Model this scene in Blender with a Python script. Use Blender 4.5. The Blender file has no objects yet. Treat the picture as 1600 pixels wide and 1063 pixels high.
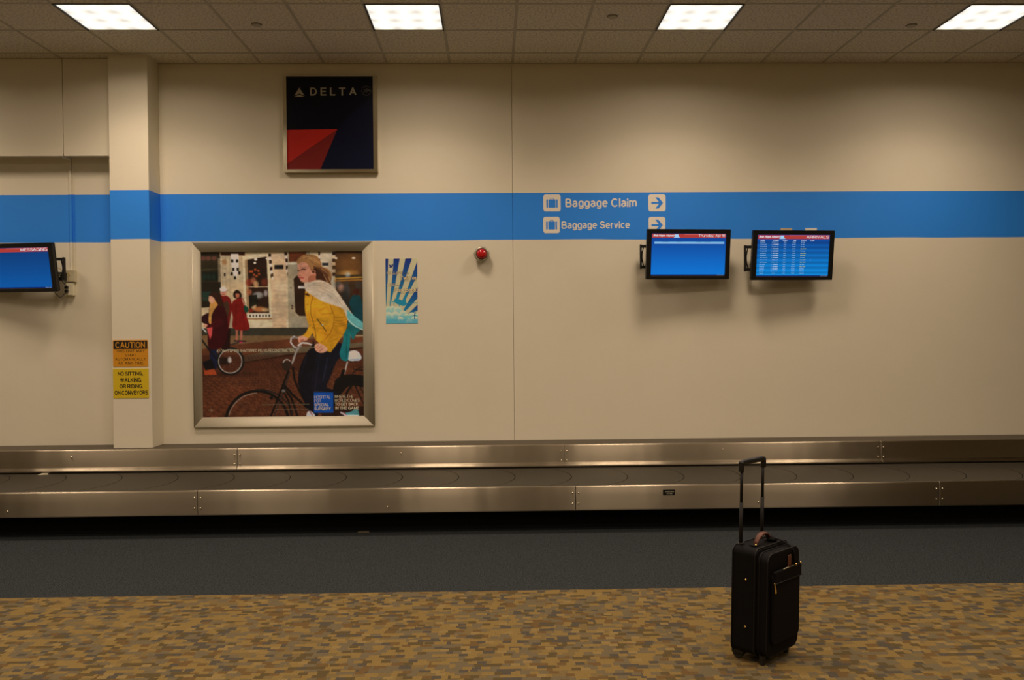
import bpy, bmesh, math, random
import numpy as np
from mathutils import Vector, Matrix
random.seed(4)
rng = np.random.default_rng(7)
SC = bpy.context.scene
COL = SC.collection

# ------------------------------------------------------------------ camera, world, lights, exposure
EYE = 1.72
yaw, pitch, roll, FPX = 0.0229, -0.0156, -0.0081, 1332.0
F = Vector((math.sin(yaw)*math.cos(pitch), math.cos(yaw)*math.cos(pitch), math.sin(pitch)))
r0 = Vector((math.cos(yaw), -math.sin(yaw), 0)); u0 = r0.cross(F)
RR = r0*math.cos(roll)+u0*math.sin(roll); UU = -r0*math.sin(roll)+u0*math.cos(roll)
cd = bpy.data.cameras.new('camera'); cam = bpy.data.objects.new('camera', cd); COL.objects.link(cam)
cam.matrix_world = Matrix(((RR.x, UU.x, -F.x, 0), (RR.y, UU.y, -F.y, 0), (RR.z, UU.z, -F.z, EYE), (0, 0, 0, 1)))
cd.sensor_width = 36; cd.lens = FPX/1600*36; cd.clip_start = .05
SC.camera = cam
w = bpy.data.worlds.new('world'); SC.world = w; w.use_nodes = True
w.node_tree.nodes['Background'].inputs[0].default_value = (1, .8, .55, 1)
w.node_tree.nodes['Background'].inputs[1].default_value = 0.02
SC.view_settings.view_transform = 'Standard'; SC.view_settings.look = 'None'
SC.view_settings.gamma = 1; SC.view_settings.use_curve_mapping = False
SC.view_settings.exposure = 0.0
LAMP_COLOR = (1.0, .78, .62)
LAMP_POWER = 27.0
LAMP_SPREAD = math.radians(126)
PANEL_EMIT = 1.12

# ------------------------------------------------------------------ sizes (metres)
WALL_Y = 8.36; CEIL = 4.287; T = .6096
X0 = -2.8313                       # a ceiling joint meets the wall here
XL, XR, YB = -9.0, 9.0, -6.0
BAND0, BAND1 = 2.570, 3.030
LEDGE = .604

# ------------------------------------------------------------------ materials
GAIN = (.556, .41, .345)
def wb(c): return (c[0], c[1]*.975, c[2]*.76)   # the warm look of the picture sits in the paints as well as in the lamps
def lin(c): c = c/255; return c/12.92 if c <= .04045 else ((c+.055)/1.055)**2.4
def srgb(r, g, b): return (lin(r), lin(g), lin(b))
def ph(r, g, b, k=1.0):            # paint colour of a thing that shows as r,g,b under this warm light
    return tuple(min(.92, max(.002, lin(v)/q*k)) for v, q in zip((r, g, b), GAIN))
def mat(name, col, rough=.5, metal=0, spec=.5, noise=0, nscale=40, bump=0, bscale=200, emit=0, aniso=0, raw=0):
    if not raw: col = wb(col)
    m = bpy.data.materials.new(name); m.use_nodes = True; nt = m.node_tree; b = nt.nodes['Principled BSDF']
    b.inputs['Base Color'].default_value = (*col, 1); b.inputs['Roughness'].default_value = rough
    b.inputs['Metallic'].default_value = metal; b.inputs['Specular IOR Level'].default_value = spec
    geo = nt.nodes.new('ShaderNodeTexCoord')
    if noise:
        n = nt.nodes.new('ShaderNodeTexNoise'); n.inputs['Scale'].default_value = nscale; n.inputs['Detail'].default_value = 4
        nt.links.new(geo.outputs['Object'], n.inputs['Vector'])
        mr = nt.nodes.new('ShaderNodeMapRange'); mr.inputs[1].default_value = .3; mr.inputs[2].default_value = .7
        mr.inputs[3].default_value = 1-noise; mr.inputs[4].default_value = 1+noise
        nt.links.new(n.outputs['Fac'], mr.inputs[0])
        vm = nt.nodes.new('ShaderNodeVectorMath'); vm.operation = 'SCALE'; vm.inputs[0].default_value = col
        nt.links.new(mr.outputs[0], vm.inputs['Scale']); nt.links.new(vm.outputs[0], b.inputs['Base Color'])
    if bump:
        n2 = nt.nodes.new('ShaderNodeTexNoise'); n2.inputs['Scale'].default_value = bscale; n2.inputs['Detail'].default_value = 3
        nt.links.new(geo.outputs['Object'], n2.inputs['Vector'])
        bp = nt.nodes.new('ShaderNodeBump'); bp.inputs['Strength'].default_value = bump; bp.inputs['Distance'].default_value = .002
        nt.links.new(n2.outputs['Fac'], bp.inputs['Height']); nt.links.new(bp.outputs[0], b.inputs['Normal'])
    if emit:
        b.inputs['Emission Color'].default_value = (*col, 1); b.inputs['Emission Strength'].default_value = emit
    return m
def M(nt, op, a, b=None, c=None):
    n = nt.nodes.new('ShaderNodeMath'); n.operation = op
    for i, v in enumerate((a, b, c)):
        if v is None: continue
        if isinstance(v, (int, float)): n.inputs[i].default_value = v
        else: nt.links.new(v, n.inputs[i])
    return n.outputs[0]

def wall_paint():
    m = bpy.data.materials.new('wall_paint'); m.use_nodes = True; nt = m.node_tree; b = nt.nodes['Principled BSDF']
    g = nt.nodes.new('ShaderNodeNewGeometry'); sx = nt.nodes.new('ShaderNodeSeparateXYZ'); nt.links.new(g.outputs['Position'], sx.inputs[0])
    nz = nt.nodes.new('ShaderNodeTexNoise'); nz.inputs['Scale'].default_value = 1.1; nz.inputs['Detail'].default_value = 3
    nt.links.new(g.outputs['Position'], nz.inputs['Vector'])
    wob = M(nt, 'MULTIPLY', M(nt, 'SUBTRACT', nz.outputs['Fac'], .5), .022)
    z = M(nt, 'ADD', sx.outputs['Z'], wob)
    inb = M(nt, 'MULTIPLY', M(nt, 'GREATER_THAN', z, BAND0), M(nt, 'LESS_THAN', sx.outputs['Z'], BAND1))
    n2 = nt.nodes.new('ShaderNodeTexNoise'); n2.inputs['Scale'].default_value = 2.2; n2.inputs['Detail'].default_value = 6; n2.inputs['Roughness'].default_value = .65
    nt.links.new(g.outputs['Position'], n2.inputs['Vector'])
    cr = nt.nodes.new('ShaderNodeMix'); cr.data_type = 'RGBA'
    cr.inputs['A'].default_value = (*WHITE, 1); cr.inputs['B'].default_value = (WHITE[0]*.93, WHITE[1]*.925, WHITE[2]*.91, 1)
    nt.links.new(n2.outputs['Fac'], cr.inputs['Factor'])
    mx = nt.nodes.new('ShaderNodeMix'); mx.data_type = 'RGBA'
    nt.links.new(inb, mx.inputs['Factor']); nt.links.new(cr.outputs['Result'], mx.inputs['A']); mx.inputs['B'].default_value = (*BLUE, 1)
    nt.links.new(mx.outputs['Result'], b.inputs['Base Color']); b.inputs['Roughness'].default_value = .55; b.inputs['Specular IOR Level'].default_value = .3
    n3 = nt.nodes.new('ShaderNodeTexNoise'); n3.inputs['Scale'].default_value = 9; n3.inputs['Detail'].default_value = 5
    nt.links.new(g.outputs['Position'], n3.inputs['Vector'])
    bp = nt.nodes.new('ShaderNodeBump'); bp.inputs['Strength'].default_value = .25; bp.inputs['Distance'].default_value = .006
    nt.links.new(n3.outputs['Fac'], bp.inputs['Height']); nt.links.new(bp.outputs[0], b.inputs['Normal'])
    return m
WHITE = (.81, .76, .585); BLUE = (.030, .275, .92)
m_wall = wall_paint()
m_duct = m_wall

ROTV = .25
def steel(name, col, rough):
    m = bpy.data.materials.new(name); m.use_nodes = True; nt = m.node_tree; b = nt.nodes['Principled BSDF']
    b.inputs['Metallic'].default_value = 1; b.inputs['Base Color'].default_value = (*col, 1)
    g = nt.nodes.new('ShaderNodeNewGeometry')
    mp = nt.nodes.new('ShaderNodeMapping'); mp.inputs['Scale'].default_value = (1.2, 60, 260); nt.links.new(g.outputs['Position'], mp.inputs[0])
    n = nt.nodes.new('ShaderNodeTexNoise'); n.inputs['Scale'].default_value = 1; n.inputs['Detail'].default_value = 4; nt.links.new(mp.outputs[0], n.inputs['Vector'])
    mp2 = nt.nodes.new('ShaderNodeMapping'); mp2.inputs['Scale'].default_value = (.6, 8, 14); nt.links.new(g.outputs['Position'], mp2.inputs[0])
    n2 = nt.nodes.new('ShaderNodeTexNoise'); n2.inputs['Scale'].default_value = 1; n2.inputs['Detail'].default_value = 3; nt.links.new(mp2.outputs[0], n2.inputs['Vector'])
    r = M(nt, 'ADD', M(nt, 'MULTIPLY', n.outputs['Fac'], .06), M(nt, 'ADD', M(nt, 'MULTIPLY', n2.outputs['Fac'], .08), rough-.07))
    nt.links.new(r, b.inputs['Roughness'])
    b.inputs['Anisotropic'].default_value = .95; b.inputs['Anisotropic Rotation'].default_value = ROTV
    t = nt.nodes.new('ShaderNodeTangent'); t.direction_type = 'UV_MAP'; nt.links.new(t.outputs[0], b.inputs['Tangent'])
    bp = nt.nodes.new('ShaderNodeBump'); bp.inputs['Strength'].default_value = .5; bp.inputs['Distance'].default_value = .004
    mp3 = nt.nodes.new('ShaderNodeMapping'); mp3.inputs['Scale'].default_value = (2.1, .5, .8); nt.links.new(g.outputs['Position'], mp3.inputs[0])
    n3 = nt.nodes.new('ShaderNodeTexNoise'); n3.inputs['Scale'].default_value = 1; n3.inputs['Detail'].default_value = 2; nt.links.new(mp3.outputs[0], n3.inputs['Vector'])
    nt.links.new(M(nt, 'ADD', M(nt, 'MULTIPLY', n3.outputs['Fac'], 6.0), M(nt, 'MULTIPLY', n.outputs['Fac'], .02)), bp.inputs['Height']); nt.links.new(bp.outputs[0], b.inputs['Normal'])
    return m
m_steel = steel('brushed_steel', (.40, .345, .245), .40)
m_rivet = mat('rivet_steel', (.8, .76, .7), .25, 1)
m_deck = mat('rubber_plate', (.036, .032, .026), .5, 0, .35, .10, 30, .15, 300)
m_base = mat('kick_base_black', (.006, .006, .006), .8, 0, .2)
m_ledge = mat('ledge_laminate', (.085, .072, .060), .7, 0, .3, .18, 160, .2, 300)
m_black = mat('black_plastic', (.008, .008, .009), .35, 0, .4)
m_blackmat = mat('black_matte', (.01, .01, .01), .7, 0, .3)
m_cable = mat('black_cable', (.01, .01, .01), .5)
m_yellowcable = mat('yellow_cable', (.55, .38, .06), .5)
m_beige = mat('beige_plastic', (.62, .58, .48), .5)
m_ivory = mat('white_plastic', (.78, .76, .70), .4)
m_alu = mat('satin_aluminium', (.56, .53, .50), .5, .25, .5, .03, 400)
m_chrome = mat('sign_frame_metal', (.62, .58, .52), .22, 1)
m_cream = mat('cream_vinyl', (.88, .83, .68), .5, 0, .3, raw=1)
m_bandblue = mat('blue_vinyl', BLUE, .5, 0, .3, raw=1)
m_scuff = mat('scuff', (.5, .46, .4), .6)

def tile_mat():
    m = mat('mineral_tile', (.60, .57, .52), .9, 0, .1)
    nt = m.node_tree; b = nt.nodes['Principled BSDF']
    g = nt.nodes.new('ShaderNodeNewGeometry')
    n = nt.nodes.new('ShaderNodeTexNoise'); n.inputs['Scale'].default_value = 55; n.inputs['Detail'].default_value = 5; nt.links.new(g.outputs['Position'], n.inputs['Vector'])
    r = nt.nodes.new('ShaderNodeValToRGB'); r.color_ramp.elements[0].position = .32; r.color_ramp.elements[0].color = (.46, .42, .325, 1)
    r.color_ramp.elements[1].position = .56; r.color_ramp.elements[1].color = (.76, .70, .535, 1)
    nt.links.new(n.outputs['Fac'], r.inputs[0]); nt.links.new(r.outputs[0], b.inputs['Base Color'])
    bp = nt.nodes.new('ShaderNodeBump'); bp.inputs['Strength'].default_value = .4; bp.inputs['Distance'].default_value = .003
    nt.links.new(n.outputs['Fac'], bp.inputs['Height']); nt.links.new(bp.outputs[0], b.inputs['Normal'])
    return m
m_tile = tile_mat()
m_grid = mat('grid_paint', (.46, .44, .40), .6, 0, .2)

def grey_carpet():
    m = bpy.data.materials.new('grey_carpet'); m.use_nodes = True; nt = m.node_tree; b = nt.nodes['Principled BSDF']
    g = nt.nodes.new('ShaderNodeNewGeometry')
    n = nt.nodes.new('ShaderNodeTexNoise'); n.inputs['Scale'].default_value = 120; n.inputs['Detail'].default_value = 5; n.inputs['Roughness'].default_value = .8
    nt.links.new(g.outputs['Position'], n.inputs['Vector'])
    r = nt.nodes.new('ShaderNodeValToRGB'); r.color_ramp.elements[0].position = .40; r.color_ramp.elements[0].color = (.008, .010, .011, 1)
    r.color_ramp.elements[1].position = .62; r.color_ramp.elements[1].color = (.056, .063, .064, 1)
    nt.links.new(n.outputs['Fac'], r.inputs[0]); nt.links.new(r.outputs[0], b.inputs['Base Color'])
    b.inputs['Roughness'].default_value = 1; b.inputs['Specular IOR Level'].default_value = .05
    bp = nt.nodes.new('ShaderNodeBump'); bp.inputs['Strength'].default_value = .3; bp.inputs['Distance'].default_value = .003
    nt.links.new(n.outputs['Fac'], bp.inputs['Height']); nt.links.new(bp.outputs[0], b.inputs['Normal'])
    return m
def patch_carpet():
    m = bpy.data.materials.new('patchwork_carpet'); m.use_nodes = True; nt = m.node_tree; b = nt.nodes['Principled BSDF']
    g = nt.nodes.new('ShaderNodeNewGeometry'); s = nt.nodes.new('ShaderNodeSeparateXYZ'); nt.links.new(g.outputs['Position'], s.inputs[0])
    def layer(cw, chh, off, colors):
        iy = M(nt, 'FLOOR', M(nt, 'DIVIDE', M(nt, 'ADD', s.outputs['Y'], off), chh))
        w1 = nt.nodes.new('ShaderNodeTexWhiteNoise'); w1.noise_dimensions = '1D'; nt.links.new(iy, w1.inputs['W'])
        stag = M(nt, 'ADD', M(nt, 'MULTIPLY', iy, -.34), M(nt, 'MULTIPLY', M(nt, 'ROUND', M(nt, 'MULTIPLY', w1.outputs['Value'], 3)), .12))
        ix = M(nt, 'FLOOR', M(nt, 'ADD', M(nt, 'DIVIDE', s.outputs['X'], cw), stag))
        cx = nt.nodes.new('ShaderNodeCombineXYZ'); nt.links.new(ix, cx.inputs[0]); nt.links.new(iy, cx.inputs[1]); cx.inputs[2].default_value = off*10
        wn = nt.nodes.new('ShaderNodeTexWhiteNoise'); wn.noise_dimensions = '3D'; nt.links.new(cx.outputs[0], wn.inputs['Vector'])
        cr = nt.nodes.new('ShaderNodeValToRGB'); cr.color_ramp.interpolation = 'CONSTANT'
        e = cr.color_ramp.elements
        while len(e) < len(colors): e.new(.5)
        for k, (p, c) in enumerate(colors): e[k].position = p; e[k].color = (*c, 1)
        nt.links.new(wn.outputs['Value'], cr.inputs[0]); return cr.outputs[0], wn.outputs['Color']
    ochre, tan, rust, blue, brown = (.200, .135, .042), (.118, .098, .058), (.112, .066, .024), (.052, .050, .045), (.070, .052, .022)
    a, ac = layer(.064, .046, .0, [(0, ochre), (.34, tan), (.58, (.150, .108, .042)), (.76, rust), (.86, blue), (.94, brown)])
    c, cc = layer(.047, .035, .013, [(0, tan), (.25, ochre), (.5, brown), (.66, blue), (.8, rust), (.9, (.225, .158, .058))])
    sep = nt.nodes.new('ShaderNodeSeparateColor'); nt.links.new(cc, sep.inputs[0])
    f = M(nt, 'GREATER_THAN', sep.outputs[1], .52)
    mx = nt.nodes.new('ShaderNodeMix'); mx.data_type = 'RGBA'; nt.links.new(f, mx.inputs['Factor']); nt.links.new(a, mx.inputs['A']); nt.links.new(c, mx.inputs['B'])
    n = nt.nodes.new('ShaderNodeTexNoise'); n.inputs['Scale'].default_value = 180; n.inputs['Detail'].default_value = 3; nt.links.new(g.outputs['Position'], n.inputs['Vector'])
    soft = nt.nodes.new('ShaderNodeMix'); soft.data_type = 'RGBA'; soft.inputs['Factor'].default_value = .25; soft.inputs['B'].default_value = (.130, .096, .042, 1); nt.links.new(mx.outputs['Result'], soft.inputs['A'])
    vm = nt.nodes.new('ShaderNodeVectorMath'); vm.operation = 'SCALE'; nt.links.new(soft.outputs['Result'], vm.inputs[0])
    nt.links.new(M(nt, 'ADD', M(nt, 'MULTIPLY', n.outputs['Fac'], 1.1), .45), vm.inputs['Scale'])
    nt.links.new(vm.outputs[0], b.inputs['Base Color']); b.inputs['Roughness'].default_value = 1; b.inputs['Specular IOR Level'].default_value = .05
    bp = nt.nodes.new('ShaderNodeBump'); bp.inputs['Strength'].default_value = .5; bp.inputs['Distance'].default_value = .004
    nt.links.new(n.outputs['Fac'], bp.inputs['Height']); nt.links.new(bp.outputs[0], b.inputs['Normal'])
    return m
m_grey = grey_carpet(); m_patch = patch_carpet()

# ------------------------------------------------------------------ mesh helpers
def link(name, me, m=None, parent=None, loc=None, rot=None):
    o = bpy.data.objects.new(name, me); COL.objects.link(o)
    if m is not None: me.materials.append(m)
    if parent is not None: o.parent = parent
    if loc is not None: o.location = loc
    if rot is not None: o.rotation_euler = rot
    return o
def obj(name, bm, m, parent=None, loc=None, rot=None, smooth=False):
    me = bpy.data.meshes.new(name); bmesh.ops.recalc_face_normals(bm, faces=bm.faces); bm.to_mesh(me); bm.free()
    if smooth:
        for p in me.polygons: p.use_smooth = True
    return link(name, me, m, parent, loc, rot)
def add_box(bm, x0, x1, y0, y1, z0, z1, bev=0, seg=2):
    vs = [bm.verts.new((x, y, z)) for x in (x0, x1) for y in (y0, y1) for z in (z0, z1)]
    fs = [bm.faces.new([vs[i] for i in q]) for q in ((0, 1, 3, 2), (4, 6, 7, 5), (0, 4, 5, 1), (2, 3, 7, 6), (0, 2, 6, 4), (1, 5, 7, 3))]
    if bev:
        es = list({e for f in fs for e in f.edges})
        bmesh.ops.bevel(bm, geom=es, offset=bev, segments=seg, affect='EDGES', profile=.5)
    return bm
def box(x0, x1, y0, y1, z0, z1, bev=0, seg=2): return add_box(bmesh.new(), x0, x1, y0, y1, z0, z1, bev, seg)
def prism(bm, pts, y0, y1):        # outline in x,z pushed from y0 to y1
    a = [bm.verts.new((x, y0, z)) for x, z in pts]; b = [bm.verts.new((x, y1, z)) for x, z in pts]
    n = len(pts); bm.faces.new(a); bm.faces.new(b[::-1])
    for i in range(n): bm.faces.new((a[i], b[i], b[(i+1) % n], a[(i+1) % n]))
    return bm
def rrect(x0, x1, z0, z1, r, seg=5):
    out = []
    for cx, cz, a0 in ((x1-r, z1-r, 0), (x0+r, z1-r, 90), (x0+r, z0+r, 180), (x1-r, z0+r, 270)):
        for k in range(seg+1):
            a = math.radians(a0+90*k/seg); out.append((cx+r*math.cos(a), cz+r*math.sin(a)))
    return out
def tube(bm, pts, r, n=8, closed=False, flat=1.0):
    pts = [Vector(p) for p in pts]; rings = []; N = len(pts); prev = None
    for i, p in enumerate(pts):
        if closed: d = (pts[(i+1) % N]-pts[i-1]).normalized()
        else: d = ((pts[min(i+1, N-1)]-pts[max(i-1, 0)])).normalized()
        up = prev if prev is not None else (Vector((0, 0, 1)) if abs(d.z) < .9 else Vector((1, 0, 0)))
        s = d.cross(up).normalized(); up = s.cross(d).normalized(); prev = up
        rings.append([bm.verts.new(p+(s*math.cos(2*math.pi*k/n)+up*math.sin(2*math.pi*k/n)*flat)*r) for k in range(n)])
    for i in range(N if closed else N-1):
        a, b = rings[i], rings[(i+1) % N]
        for k in range(n): bm.faces.new((a[k], a[(k+1) % n], b[(k+1) % n], b[k]))
    if not closed: bm.faces.new(rings[0][::-1]); bm.faces.new(rings[-1])
    return bm
def lathe_y(bm, prof, n=32, cx=0, cz=0):   # profile (radius, y) turned about the y axis
    rings = []
    for r, y in prof:
        if r < 1e-6: rings.append([bm.verts.new((cx, y, cz))])
        else: rings.append([bm.verts.new((cx+r*math.cos(2*math.pi*k/n), y, cz+r*math.sin(2*math.pi*k/n))) for k in range(n)])
    for a, b in zip(rings, rings[1:]):
        for k in range(n):
            k2 = (k+1) % n
            if len(a) == 1: bm.faces.new((a[0], b[k], b[k2]))
            elif len(b) == 1: bm.faces.new((a[k], b[0], a[k2]))
            else: bm.faces.new((a[k], b[k], b[k2], a[k2]))
    return bm
def extrude_x(prof, xa, xb):               # profile (y, z) drawn out along x, with UVs along x for the brushing
    bm = bmesh.new(); uv = bm.loops.layers.uv.new('UVMap'); xs = [xa, xa+.004, xb-.004, xb]
    G = [[bm.verts.new((x, y, z)) for y, z in prof] for x in xs]
    L = [0]
    for i in range(1, len(prof)): L.append(L[-1]+math.dist(prof[i], prof[i-1]))
    for q in range(3):
        for i in range(len(prof)-1):
            f = bm.faces.new((G[q][i], G[q+1][i], G[q+1][i+1], G[q][i+1])); f.smooth = True
            for lp, (u_, v_) in zip(f.loops, ((xs[q], L[i]), (xs[q+1], L[i]), (xs[q+1], L[i+1]), (xs[q], L[i+1]))): lp[uv].uv = (u_, v_)
    return bm
def thing(name, label, cat, loc=(0, 0, 0), rz=0, group=None):
    o = bpy.data.objects.new(name, None); COL.objects.link(o); o.location = loc; o.rotation_euler = (0, 0, rz)
    o.empty_display_size = .1; tag(o, label, cat, group); return o
def tag(o, label, cat, group=None):
    o['label'] = label; o['category'] = cat
    if group: o['group'] = group
    return o
def struct(o): o['kind'] = 'structure'; return o
def _a(cx, cy, rx, ry, a0, a1, n=None):
    n = n or max(4, int(abs(a1-a0)/18)); return [(cx+rx*math.cos(math.radians(a0+(a1-a0)*k/n)), cy+ry*math.sin(math.radians(a0+(a1-a0)*k/n))) for k in range(n+1)]
X_ = .73
def _o(cx=.25, w=.25): return _a(cx, X_/2, w, X_/2, 90, 450)
GLYPH = {   # centre lines of a plain grotesque letter, capital height 1: (advance width, strokes)
 'A': (.74, [[(0, 0), (.37, 1), (.74, 0)], [(.13, .32), (.61, .32)]]),
 'B': (.62, [[(0, 0), (0, 1), (.34, 1)]+_a(.34, .765, .22, .235, 90, -90)+[(0, .53)], [(.34, .53)]+_a(.36, .265, .26, .265, 90, -90)+[(0, 0)]]),
 'C': (.74, [_a(.38, .5, .38, .5, 42, 318)]), 'D': (.68, [[(.28, 0), (0, 0), (0, 1), (.28, 1)]+_a(.28, .5, .40, .5, 90, -90)]),
 'E': (.56, [[(.56, 0), (0, 0), (0, 1), (.55, 1)], [(0, .53), (.50, .53)]]), 'F': (.52, [[(0, 0), (0, 1), (.52, 1)], [(0, .51), (.46, .51)]]),
 'G': (.76, [_a(.38, .5, .38, .5, 45, 345)+[(.76, .45), (.42, .45)], [(.76, .45), (.76, 0)]]), 'H': (.66, [[(0, 0), (0, 1)], [(.66, 0), (.66, 1)], [(0, .53), (.66, .53)]]),
 'I': (.0, [[(0, 0), (0, 1)]]), 'J': (.46, [[(.46, 1), (.46, .25)]+_a(.23, .25, .23, .25, 0, -180)]), 'K': (.64, [[(0, 0), (0, 1)], [(.60, 1), (0, .38)], [(.18, .55), (.64, 0)]]),
 'L': (.50, [[(0, 1), (0, 0), (.50, 0)]]), 'M': (.80, [[(0, 0), (0, 1), (.40, .05), (.80, 1), (.80, 0)]]), 'N': (.66, [[(0, 0), (0, 1), (.66, 0), (.66, 1)]]),
 'O': (.78, [_a(.39, .5, .39, .5, 90, 450)]), 'P': (.58, [[(0, 0), (0, 1), (.32, 1)]+_a(.32, .73, .26, .27, 90, -90)+[(0, .46)]]),
 'Q': (.78, [_a(.39, .5, .39, .5, 90, 450), [(.48, .22), (.76, -.04)]]), 'R': (.62, [[(0, 0), (0, 1), (.34, 1)]+_a(.34, .74, .26, .26, 90, -90)+[(0, .48)], [(.38, .48), (.55, .32), (.60, 0)]]),
 'S': (.62, [_a(.31, .76, .28, .24, 15, 250)+_a(.32, .26, .30, .26, 75, -168)]), 'T': (.66, [[(0, 1), (.66, 1)], [(.33, 1), (.33, 0)]]),
 'U': (.64, [[(0, 1), (0, .32)]+_a(.32, .32, .32, .32, 180, 360)+[(.64, 1)]]), 'V': (.70, [[(0, 1), (.35, 0), (.70, 1)]]), 'W': (1.0, [[(0, 1), (.25, 0), (.50, 1), (.75, 0), (1.0, 1)]]),
 'X': (.66, [[(0, 0), (.66, 1)], [(0, 1), (.66, 0)]]), 'Y': (.68, [[(0, 1), (.34, .44), (.68, 1)], [(.34, .44), (.34, 0)]]), 'Z': (.60, [[(0, 1), (.60, 1), (0, 0), (.60, 0)]]),
 'a': (.48, [_a(.23, .52, .21, .21, 160, 0)+[(.45, .12), (.50, 0)], [(.45, .42), (.26, .41)]+_a(.20, .20, .20, .20, 90, 300)+[(.45, .20)]]),
 'b': (.50, [[(0, 0), (0, 1)], _o()]), 'c': (.46, [_a(.25, X_/2, .25, X_/2, 45, 315)]), 'd': (.50, [[(.50, 0), (.50, 1)], _o()]),
 'e': (.50, [[(.02, .39), (.50, .39)]+_a(.25, X_/2, .25, X_/2, 8, 320)]), 'f': (.28, [[(.12, 0), (.12, .85)]+_a(.25, .85, .13, .15, 180, 90), [(0, X_), (.27, X_)]]),
 'g': (.50, [_o(), [(.50, X_), (.50, -.05)]+_a(.25, -.05, .25, .22, 0, -160)]), 'h': (.46, [[(0, 0), (0, 1)], [(0, .45)]+_a(.23, .48, .23, .25, 180, 0)+[(.46, 0)]]),
 'i': (.0, [[(0, 0), (0, .64)], [(0, .94), (0, .96)]]), 'j': (.1, [[(.1, X_), (.1, -.1), (0, -.25)], [(.1, .94), (.1, .96)]]), 'k': (.44, [[(0, 0), (0, 1)], [(.40, X_), (0, .30)], [(.14, .42), (.44, 0)]]),
 'l': (.0, [[(0, 0), (0, 1)]]), 'm': (.80, [[(0, 0), (0, X_)], [(0, .45)]+_a(.20, .50, .20, .23, 180, 0)+[(.40, 0)], [(.40, .45)]+_a(.60, .50, .20, .23, 180, 0)+[(.80, 0)]]),
 'n': (.46, [[(0, 0), (0, X_)], [(0, .45)]+_a(.23, .48, .23, .25, 180, 0)+[(.46, 0)]]), 'o': (.52, [_o(.26, .26)]), 'p': (.50, [[(0, -.28), (0, X_)], _o()]), 'q': (.50, [[(.5, -.28), (.5, X_)], _o()]),
 'r': (.22, [[(0, 0), (0, X_)], [(0, .42)]+_a(.24, .44, .24, .29, 180, 95)]), 's': (.44, [_a(.22, .54, .19, .18, 15, 250)+_a(.22, .19, .21, .19, 75, -165)]),
 't': (.28, [[(.10, .96), (.10, .16)]+_a(.24, .16, .14, .16, 180, 275), [(-.02, X_), (.27, X_)]]), 'u': (.46, [[(.46, 0), (.46, X_)], [(0, X_), (0, .25)]+_a(.23, .25, .23, .25, 180, 360)]),
 'v': (.48, [[(0, X_), (.24, 0), (.48, X_)]]), 'w': (.72, [[(0, X_), (.18, 0), (.36, X_), (.54, 0), (.72, X_)]]), 'x': (.46, [[(0, 0), (.46, X_)], [(0, X_), (.46, 0)]]),
 'y': (.48, [[(0, X_), (.25, .02)], [(.48, X_), (.21, -.12), (.12, -.26), (.02, -.26)]]), 'z': (.42, [[(0, X_), (.42, X_), (0, 0), (.42, 0)]]),
 '0': (.50, [_a(.25, .5, .25, .5, 90, 450)]), '1': (.22, [[(0, .78), (.20, 1), (.20, 0)]]), '2': (.52, [_a(.26, .72, .25, .28, 165, -30)+[(0, 0), (.53, 0)]]),
 '3': (.50, [_a(.25, .76, .23, .24, 160, -90)+_a(.25, .27, .25, .26, 90, -160)]), '4': (.54, [[(.40, 0), (.40, 1), (0, .28), (.54, .28)]]), '5': (.50, [[(.46, 1), (.08, 1), (.04, .52)]+_a(.25, .32, .25, .32, 135, -160)]),
 '6': (.50, [_a(.25, .32, .25, .32, 90, 450), [(.0, .32), (.03, .70), (.20, .98), (.40, .92)]]), '7': (.48, [[(0, 1), (.48, 1), (.18, 0)]]),
 '8': (.50, [_a(.25, .76, .21, .24, 90, 450), _a(.25, .27, .25, .27, 90, 450)]), '9': (.50, [_a(.25, .68, .25, .32, 90, 450), [(.50, .68), (.47, .30), (.30, .02), (.10, .08)]]),
 '.': (.0, [[(0, 0), (0, .10)]]), ',': (.04, [[(.04, .10), (0, -.14)]]), ':': (.0, [[(0, 0), (0, .10)], [(0, .5), (0, .6)]]), '/': (.34, [[(0, -.08), (.34, 1.05)]]), '-': (.3, [[(0, .4), (.3, .4)]])}
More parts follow.
